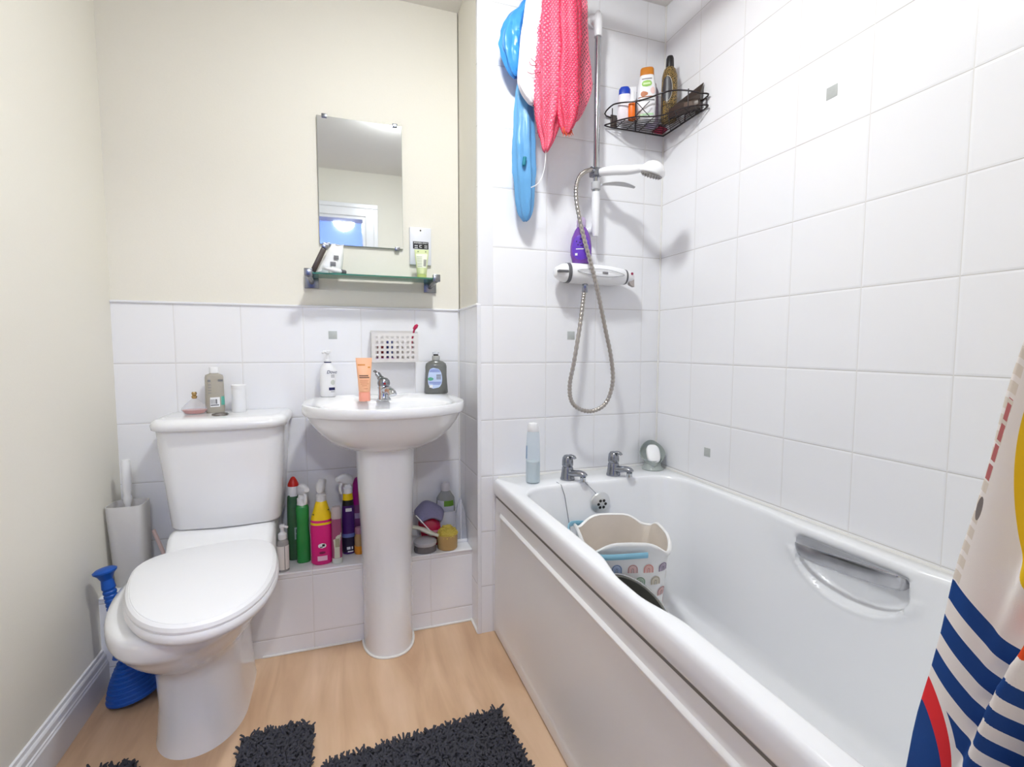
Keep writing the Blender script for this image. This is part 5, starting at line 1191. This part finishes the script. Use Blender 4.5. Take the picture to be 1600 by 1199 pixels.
b = new_bm(); rings = [[(1.118, 1.588, ZK2), (1.160, 1.600, ZK2), (1.163, 1.640, ZK2), (1.115, 1.638, ZK2)], [(1.118, 1.590, ZK2+0.006), (1.158, 1.602, ZK2+0.006), (1.161, 1.638, ZK2+0.006), (1.117, 1.636, ZK2+0.006)]]
loft(b, rings); o = obj('crimson_sachet', b, mat('crimson_film', (176, 24, 70), 0.35), None); tag(o, 'crimson sachet lying flat in the corner of the wire caddy', 'sachet')

# ------------------------------------------------------------------ hanging bags and nets
def uvloft(bm, rings, circ):
    n = len(rings[0]); uvl = bm.loops.layers.uv.get('UVMap') or bm.loops.layers.uv.new('UVMap')
    vr = [[bm.verts.new(p) for p in r] for r in rings]
    for k in range(len(vr)-1):
        for i in range(n):
            j = (i+1) % n
            f = bm.faces.new((vr[k][i], vr[k][j], vr[k+1][j], vr[k+1][i]))
            for lp, (u, z) in zip(f.loops, ((i, rings[k][i][2]), (i+1, rings[k][j][2]), (i+1, rings[k+1][j][2]), (i, rings[k+1][i][2]))): lp[uvl].uv = (u/n*circ, z)
def sack(rows4, y0, depth, amp, seed, n=40, lobes=7, step=0.02, sink=0.0):
    """rows4: (x centre, half width, z) from the top down; a gathered soft sack"""
    P = [Vector(r) for r in rows4]; S_ = spline(P, 8); rings = []
    for q in S_:
        ring = []
        for i in range(n):
            a = 2*PI*i/n
            fold = 1+amp*math.sin(lobes*a+seed+q.z*6)+1.1*amp*noise.noise(Vector((2.6*math.cos(a)+seed, 2.6*math.sin(a), q.z*16)))+0.5*amp*noise.noise(Vector((6*math.cos(a)+seed, 6*math.sin(a), q.z*45)))
            x = q.x+q.y*math.sin(a)*fold
            y = y0-min(depth, 0.6*q.y+0.006)*math.cos(a)*fold
            ring.append((x, y, q.z+0.004*noise.noise(Vector((a*2, seed, q.z*20)))))
        rings.append(ring)
    return rings
TOPZ = 2.205
hk = thing('wall_hook', 'white stick-on hook above the hanging bags on the tiled wall', 'hook', (0.645, D, 2.225))
b = new_bm(); box(b, -0.025, 0.025, -0.005, -0.0005, -0.04, 0.04, 0.003); obj('plate', b, WHITEP, hk)
b = new_bm(); tube(b, spline([(0, -0.004, 0.0), (0, -0.05, -0.012), (0, -0.11, -0.015), (0, -0.145, -0.005), (0, -0.150, 0.018)], 5), 0.005, 10); obj('hook_arm', b, CHROMED, hk)
BAG = mat('blue_bag_plastic', (70, 160, 236), 0.3, clear=0.22); BAGC = mat('blue_bag_thin', (128, 186, 232), 0.3, clear=0.4)
t = thing('blue_plastic_bag', 'blue plastic bag bunched up behind the white sack on the tiled wall', 'bag', (0, 0, 0))
b = new_bm(); rg = sack([(0.640, 0.006, 2.205), (0.605, 0.016, 2.165), (0.589, 0.018, 2.14), (0.570, 0.029, 2.11), (0.556, 0.038, 2.068), (0.548, 0.040, 2.007), (0.550, 0.030, 1.958), (0.556, 0.018, 1.925), (0.560, 0.006, 1.915)], 1.595, 0.035, 0.14, 1.0); uvloft(b, rg, 0.2); obj('bag_body', b, BAG, t, angle=30)
b = new_bm(); tube(b, spline([(0.536, 1.585, 2.06), (0.517, 1.58, 2.045), (0.512, 1.58, 2.005), (0.523, 1.582, 1.985), (0.532, 1.585, 2.005), (0.528, 1.585, 2.04)], 5), 0.0035, 6); obj('bag_handle', b, BAGC, t)
b = new_bm(); tube(b, spline([(0.55, 1.585, 1.945), (0.565, 1.58, 1.93), (0.582, 1.58, 1.935)], 5), 0.008, 8); obj('knot', b, mat('deep_blue_plastic', (20, 120, 190), 0.35), t)
t = thing('long_blue_bag', 'long pale blue bag hanging lowest on the tiled wall', 'bag', (0, 0, 0))
b = new_bm(); rg = sack([(0.640, 0.006, 2.20), (0.622, 0.010, 2.05), (0.604, 0.014, 1.95), (0.598, 0.024, 1.91), (0.595, 0.030, 1.86), (0.594, 0.034, 1.758), (0.594, 0.038, 1.654), (0.596, 0.034, 1.55), (0.597, 0.025, 1.487), (0.599, 0.012, 1.462), (0.600, 0.004, 1.458)], 1.605, 0.03, 0.10, 3.0); uvloft(b, rg, 0.2)
lbm = mat('pale_blue_bag', (112, 178, 228), 0.3, clear=0.25); obj('bag_body', b, lbm, t, angle=30)
b = new_bm(); lathe(b, [(0.002, -0.016), (0.006, -0.013), (0.0065, 0.013), (0.002, 0.016)], 12); xform(b, Matrix.Translation((0.582, 1.571, 1.642)) @ Matrix.Rotation(0.15, 4, 'Y')); obj('tag', b, mat('teal_tag', (10, 120, 140), 0.4), t, label='small dark teal tag')
t = thing('white_sack', 'white fabric bag with red scribble hanging left of the pink net', 'bag', (0, 0, 0))
b = new_bm(); rg = sack([(0.642, 0.006, 2.205), (0.622, 0.026, 2.16), (0.613, 0.031, 2.147), (0.607, 0.038, 2.067), (0.597, 0.040, 1.986), (0.590, 0.040, 1.905), (0.593, 0.033, 1.856), (0.604, 0.018, 1.822), (0.608, 0.006, 1.815)], 1.548, 0.022, 0.07, 5.0); uvloft(b, rg, 0.2); obj('bag_body', b, mat('white_fabric', (240, 234, 240), 0.6), t, angle=40)
b = new_bm(); tube(b, spline([(0.578, 1.5185, 1.930), (0.583, 1.518, 1.920), (0.594, 1.517, 1.918), (0.602, 1.518, 1.926), (0.590, 1.517, 1.934), (0.583, 1.517, 1.939)], 5), 0.0011, 6); tube(b, spline([(0.572, 1.5195, 1.897), (0.585, 1.518, 1.893), (0.600, 1.5175, 1.897), (0.618, 1.5185, 1.905)], 5), 0.0012, 6); obj('scribble', b, mat('maroon_thread', (150, 50, 80), 0.5), t)
NETP = cloth_mat('pink_net', (240, 66, 104), 0.72, 74); NETL = cloth_mat('pink_net_open', (248, 116, 142), 0.82, 74)
INNER = mat('pink_gauze', (252, 172, 188), 0.7, clear=0.25, vary=0.12, bscale=60)
t = thing('pink_net_bag', 'large coral pink mesh net bag bunched on the hook, beside the riser', 'net bag', (0, 0, 0))
rowsA = [(0.646, 0.012, 2.20), (0.660, 0.045, 2.16), (0.671, 0.053, 2.14), (0.671, 0.060, 2.062), (0.670, 0.064, 1.984), (0.666, 0.060, 1.905), (0.658, 0.054, 1.824), (0.646, 0.038, 1.75), (0.645, 0.022, 1.70), (0.641, 0.012, 1.672), (0.640, 0.004, 1.664)]
b = new_bm(); uvloft(b, sack(rowsA, 1.528, 0.032, 0.11, 2.0, 64), 0.35); obj('net_body', b, NETP, t, angle=60)
b = new_bm(); uvloft(b, sack([(x, h*0.93, z) for x, h, z in rowsA], 1.528, 0.0295, 0.11, 2.0, 64), 0.3); obj('gathered_net', b, INNER, t, angle=60)
b = new_bm(); tube(b, spline([(0.6405, 1.528, 1.666), (0.641, 1.54, 1.6155), (0.628, 1.55, 1.573), (0.604, 1.565, 1.558)], 6), 0.0016, 6); obj('drawstring', b, WHITEP, t, label='white drawstring')
rowsB = [(0.650, 0.010, 2.20), (0.692, 0.030, 2.155), (0.702, 0.036, 2.128), (0.705, 0.036, 2.013), (0.704, 0.038, 1.895), (0.702, 0.038, 1.816), (0.700, 0.027, 1.755), (0.697, 0.015, 1.725), (0.696, 0.008, 1.715)]
t = thing('red_net_bag', 'folded deep pink mesh net in front of the coral net, frayed orange end', 'net bag', (0, 0, 0))
NETR = cloth_mat('deep_pink_net', (234, 46, 90), 0.70, 78)
b = new_bm(); uvloft(b, sack(rowsB, 1.492, 0.022, 0.14, 7.0, 40, 5), 0.26); obj('net_body', b, NETR, t, angle=60)
b = new_bm(); uvloft(b, sack([(x, h*0.92, z) for x, h, z in rowsB], 1.492, 0.0195, 0.14, 7.0, 40, 5), 0.3); obj('gathered_net', b, INNER, t, angle=60)
b = new_bm()
for k in range(26):
    x = 0.684+random.random()*0.026; tube(b, [(x, 1.488, 1.737), (x+random.uniform(-.006, .006), 1.484, 1.722), (x+random.uniform(-.008, .010), 1.486, 1.716-random.random()*0.014)], 0.0012, 5)
obj('frayed_end', b, mat('rust_thread', (196, 70, 40), 0.7), t)
t = thing('pale_net_bag', 'sheer pale pink net spreading towards the shower rail', 'net bag', (0, 0, 0))
rowsC = [(0.652, 0.008, 2.20), (0.735, 0.034, 2.18), (0.758, 0.034, 2.166), (0.758, 0.038, 2.086), (0.764, 0.038, 2.007), (0.769, 0.042, 1.947), (0.770, 0.042, 1.897), (0.765, 0.032, 1.845), (0.748, 0.018, 1.79), (0.744, 0.008, 1.782)]
b = new_bm(); uvloft(b, sack(rowsC, 1.545, 0.016, 0.08, 4.0, 40, 5), 0.22); obj('net_body', b, NETL, t, angle=60)
b = new_bm(); uvloft(b, sack([(x, h*0.93, z) for x, h, z in rowsC], 1.546, 0.012, 0.05, 4.0, 40, 5), 0.22); obj('sheer_layer', b, mat('sheer_pink', (246, 186, 204), 0.7, clear=0.72), t, angle=60)

# ------------------------------------------------------------------ curtain rail and curtain
t = thing('curtain_rail', 'white shower curtain rail above the bath edge', 'curtain rail', (0.60, 0.83, 2.235))
b = new_bm(); tube(b, [(0, YF+0.001-0.83, 0), (0, D-0.001-0.83, 0)], 0.0125, 16); obj('rail', b, WHITEP, t)
b = new_bm()
for y in (YF+0.003-0.83, D-0.003-0.83): tube(b, [(0, y-0.002, 0), (0, y+0.002, 0)], 0.028, 24)
obj('rail_flange', b, WHITEP, t)
def curtain_mat():
    m = bpy.data.materials.new('curtain_print'); m.use_nodes = True; nt = m.node_tree; N = nt.nodes; L = nt.links
    bs = N['Principled BSDF']; bs.inputs['Roughness'].default_value = 0.6; bs.inputs['Specular IOR Level'].default_value = 0.25
    uv = N.new('ShaderNodeUVMap'); uv.uv_map = 'UVMap'; sp = N.new('ShaderNodeSeparateXYZ'); L.new(uv.outputs[0], sp.inputs[0])
    U, V = sp.outputs[0], sp.outputs[1]
    def mth(op, a, c=None, d=None):
        x = N.new('ShaderNodeMath'); x.operation = op
        for i, v in enumerate((a, c, d)):
            if v is None: continue
            if isinstance(v, (int, float)): x.inputs[i].default_value = v
            else: L.new(v, x.inputs[i])
        return x.outputs[0]
    def band(x, lo, hi): return mth('MULTIPLY', mth('GREATER_THAN', x, lo), mth('LESS_THAN', x, hi))
    def ell(cu, cv, ru, rv): return mth('LESS_THAN', mth('ADD', mth('POWER', mth('DIVIDE', mth('SUBTRACT', U, cu), ru), 2), mth('POWER', mth('DIVIDE', mth('SUBTRACT', V, cv), rv), 2)), 1.0)
    col = None
    def over(prev, mask, c):
        mx = N.new('ShaderNodeMix'); mx.data_type = 'RGBA'; L.new(mask, mx.inputs['Factor'])
        if isinstance(prev, tuple): mx.inputs['A'].default_value = lin(prev)
        else: L.new(prev, mx.inputs['A'])
        mx.inputs['B'].default_value = lin(c); return mx.outputs['Result']
    ph = mth('FRACT', mth('DIVIDE', mth('SUBTRACT', 0.7945+0.039*20, V), 0.039))
    stripes = mth('MULTIPLY', mth('LESS_THAN', ph, 0.54), mth('LESS_THAN', V, 0.7945))
    navy = (20, 66, 134)
    col = over((238, 232, 228), stripes, navy)
    # figure near the hem: red arc over a navy disc
    col = over(col, ell(0.0, 0.612, 0.090, 0.076), (238, 232, 228))
    col = over(col, ell(0.0, 0.608, 0.080, 0.074), (226, 44, 52)); col = over(col, ell(0.0, 0.578, 0.076, 0.074), navy)
    col = over(col, ell(0.026, 0.545, 0.014, 0.024), (220, 60, 84)); col = over(col, ell(0.030, 0.540, 0.010, 0.018), (244, 230, 230))
    # yellow sail shape with a pale ring
    col = over(col, ell(0.205, 0.985, 0.178, 0.155), (232, 190, 28)); col = over(col, ell(0.265, 0.83, 0.045, 0.045), (232, 190, 28))
    col = over(col, ell(0.142, 0.852, 0.032, 0.028), (240, 214, 200)); col = over(col, ell(0.156, 0.842, 0.016, 0.018), (226, 80, 34))
    # hem marks
    hem = mth('LESS_THAN', U, 0.0105)
    tan = mth('MULTIPLY', hem, mth('GREATER_THAN', mth('FRACT', mth('MULTIPLY', V, 62)), 0.35))
    col = over(col, mth('MULTIPLY', tan, mth('GREATER_THAN', V, 0.7945)), (222, 212, 200))
    col = over(col, mth('MULTIPLY', mth('MULTIPLY', hem, band(U, 0.003, 0.0095)), mth('MULTIPLY', band(V, 0.905, 0.985), mth('GREATER_THAN', mth('FRACT', mth('MULTIPLY', V, 50)), 0.2))), (190, 110, 110))
    col = over(col, ell(0.0075, 0.876, 0.0045, 0.012), (128, 120, 118))
    L.new(col, bs.inputs['Base Color'])
    n = N.new('ShaderNodeTexNoise'); n.inputs['Scale'].default_value = 900; bp = N.new('ShaderNodeBump'); bp.inputs['Strength'].default_value = 0.15; bp.inputs['Distance'].default_value = 0.001
    L.new(uv.outputs[0], n.inputs['Vector']); L.new(n.outputs['Fac'], bp.inputs['Height']); L.new(bp.outputs['Normal'], bs.inputs['Normal'])
    return m
b = new_bm(); uvl = b.loops.layers.uv.new('UVMap'); NU, NV = 260, 70; z0c, z1c = 0.34, 2.215; W = 0.62
grid = []
for j in range(NV+1):
    z = z0c+(z1c-z0c)*j/NV
    ye = 0.347-(z-0.557)*0.145 if z < 1.1 else 0.347-(1.1-0.557)*0.145-(z-1.1)*0.02
    flare = sm((1.15-z)/0.5)
    row = []
    for i in range(NU+1):
        s = W*i/NU
        phs = 2*PI*(s-0.212)/0.090 + 28.0*(0.77-min(max(z, 0.52), 0.92))
        amp = 0.019*sm((s-0.07)/0.08)*(0.75+0.25*flare)
        x = 0.600-0.016*flare+amp*math.cos(phs)+0.004*math.sin(s*40+z*5)
        pitch_ = 0.50
        y = ye-s*pitch_-0.0125*sm((s-0.07)/0.08)*math.cos(phs)
        if i == 0: y += 0.0015*math.sin(z*200)
        row.append(((max(x, 0.47)), max(y, YF+0.008), z, s))
    grid.append(row)
vv = [[b.verts.new(p[:3]) for p in r] for r in grid]
for j in range(NV):
    for i in range(NU):
        f = b.faces.new((vv[j][i], vv[j][i+1], vv[j+1][i+1], vv[j+1][i]))
        for lp, (jj, ii) in zip(f.loops, ((j, i), (j, i+1), (j+1, i+1), (j+1, i))): lp[uvl].uv = (grid[jj][ii][3], grid[jj][ii][2]+0.45*grid[jj][ii][3])
o = obj('shower_curtain', b, curtain_mat(), None, angle=180)
md = o.modifiers.new('thick', 'SOLIDIFY'); md.thickness = 0.0008
tag(o, 'white shower curtain with navy stripes gathered at the near end of the bath', 'curtain')

# ------------------------------------------------------------------ bath mats
def chenille(name, label, inside, bounds, pitch_, rotz=0.0, zmax=0.02):
    x0, x1, y0, y1 = bounds
    t = thing(name, label, 'bath mat', (0, 0, 0.0008))
    bb = new_bm(); step = 0.02; q = new_bm()
    # backing cut on a fine grid
    st = 0.008; nx = int((x1-x0)/st); ny = int((y1-y0)/st); cache = {}
    def vert(i, j):
        if (i, j) not in cache: cache[(i, j)] = q.verts.new((x0+i*st, y0+j*st, 0.006))
        return cache[(i, j)]
    for i in range(nx):
        for j in range(ny):
            if inside(x0+(i+0.5)*st, y0+(j+0.5)*st): q.faces.new((vert(i, j), vert(i+1, j), vert(i+1, j+1), vert(i, j+1)))
    r = bmesh.ops.extrude_face_region(q, geom=q.faces[:]); vs = [e for e in r['geom'] if isinstance(e, bmesh.types.BMVert)]
    bmesh.ops.translate(q, verts=vs, vec=(0, 0, -0.006))
    obj('backing', q, DARKMAT, t, smooth=False)
    p = new_bm(); rnd = random.Random(11); nx = int((x1-x0)/pitch_); ny = int((y1-y0)/pitch_)
    for i in range(nx+1):
        for j in range(ny+1):
            x = x0+i*pitch_+rnd.uniform(-.5, .5)*pitch_; y = y0+j*pitch_+rnd.uniform(-.5, .5)*pitch_
            if not inside(x, y): continue
            a = rnd.uniform(0, 2*PI); ln = rnd.uniform(0.006, 0.013); h = rnd.uniform(0.012, 0.021)
            ex, ey = x+ln*math.cos(a), y+ln*math.sin(a)
            r0 = rnd.uniform(0.0021, 0.0030)
            rings = []
            for (cx_, cy_, cz_, rr) in ((x, y, 0.005, r0), (x+(ex-x)*0.4, y+(ey-y)*0.4, h*0.75, r0*1.15), (ex, ey, h, r0), (ex+(ex-x)*0.2, ey+(ey-y)*0.2, h*1.02, r0*0.4)):
                rings.append([(cx_+rr*math.cos(2*PI*k/5), cy_+rr*math.sin(2*PI*k/5), cz_+0.5*rr*math.sin(2*PI*k/5)) for k in range(5)])
            loft(p, rings, False, True)
    obj('pile', p, PILE, t, angle=80, kind='stuff')
    return t
DARKMAT = mat('mat_backing', (50, 50, 54), 0.9); PILE = mat('charcoal_chenille', (62, 62, 70), 0.95, vary=0.2, bscale=80)
ca, sa = math.cos(math.radians(4.5)), math.sin(math.radians(4.5))
def in_big(x, y):
    u = (x-0.397)*ca+(y-1.262)*sa; v = -(x-0.397)*sa+(y-1.262)*ca
    return -0.462 < u < 0.0 and -0.42 < v < 0.0
chenille('bath_mat', 'rectangular charcoal chenille bath mat on the wood-look floor', in_big, (-0.10, 0.44, 0.78, 1.28), 0.0062)
def in_u(x, y):
    if not (-0.665 < x < -0.094 and 0.95 < y): return False
    top_ = 1.385
    if x > -0.15: top_ -= 0.0
    if y > top_: return False
    # rounded corners of the arms
    if x < -0.63 and y > 1.35 and (x+0.63)**2+(y-1.35)**2 > 0.035**2: return False
    if x > -0.108 and y > 1.372: return False
    # slot for the pan foot
    if y > 1.30: return not (-0.488-0.02*sm((y-1.34)/0.05) < x < -0.268+0.0*(y-1.3))
    return (x+0.378)**2+(y-1.30)**2 > 0.110**2 or y < 1.19
chenille('pedestal_mat', 'charcoal chenille pedestal mat curved around the toilet foot', in_u, (-0.67, -0.085, 0.95, 1.39), 0.0062)
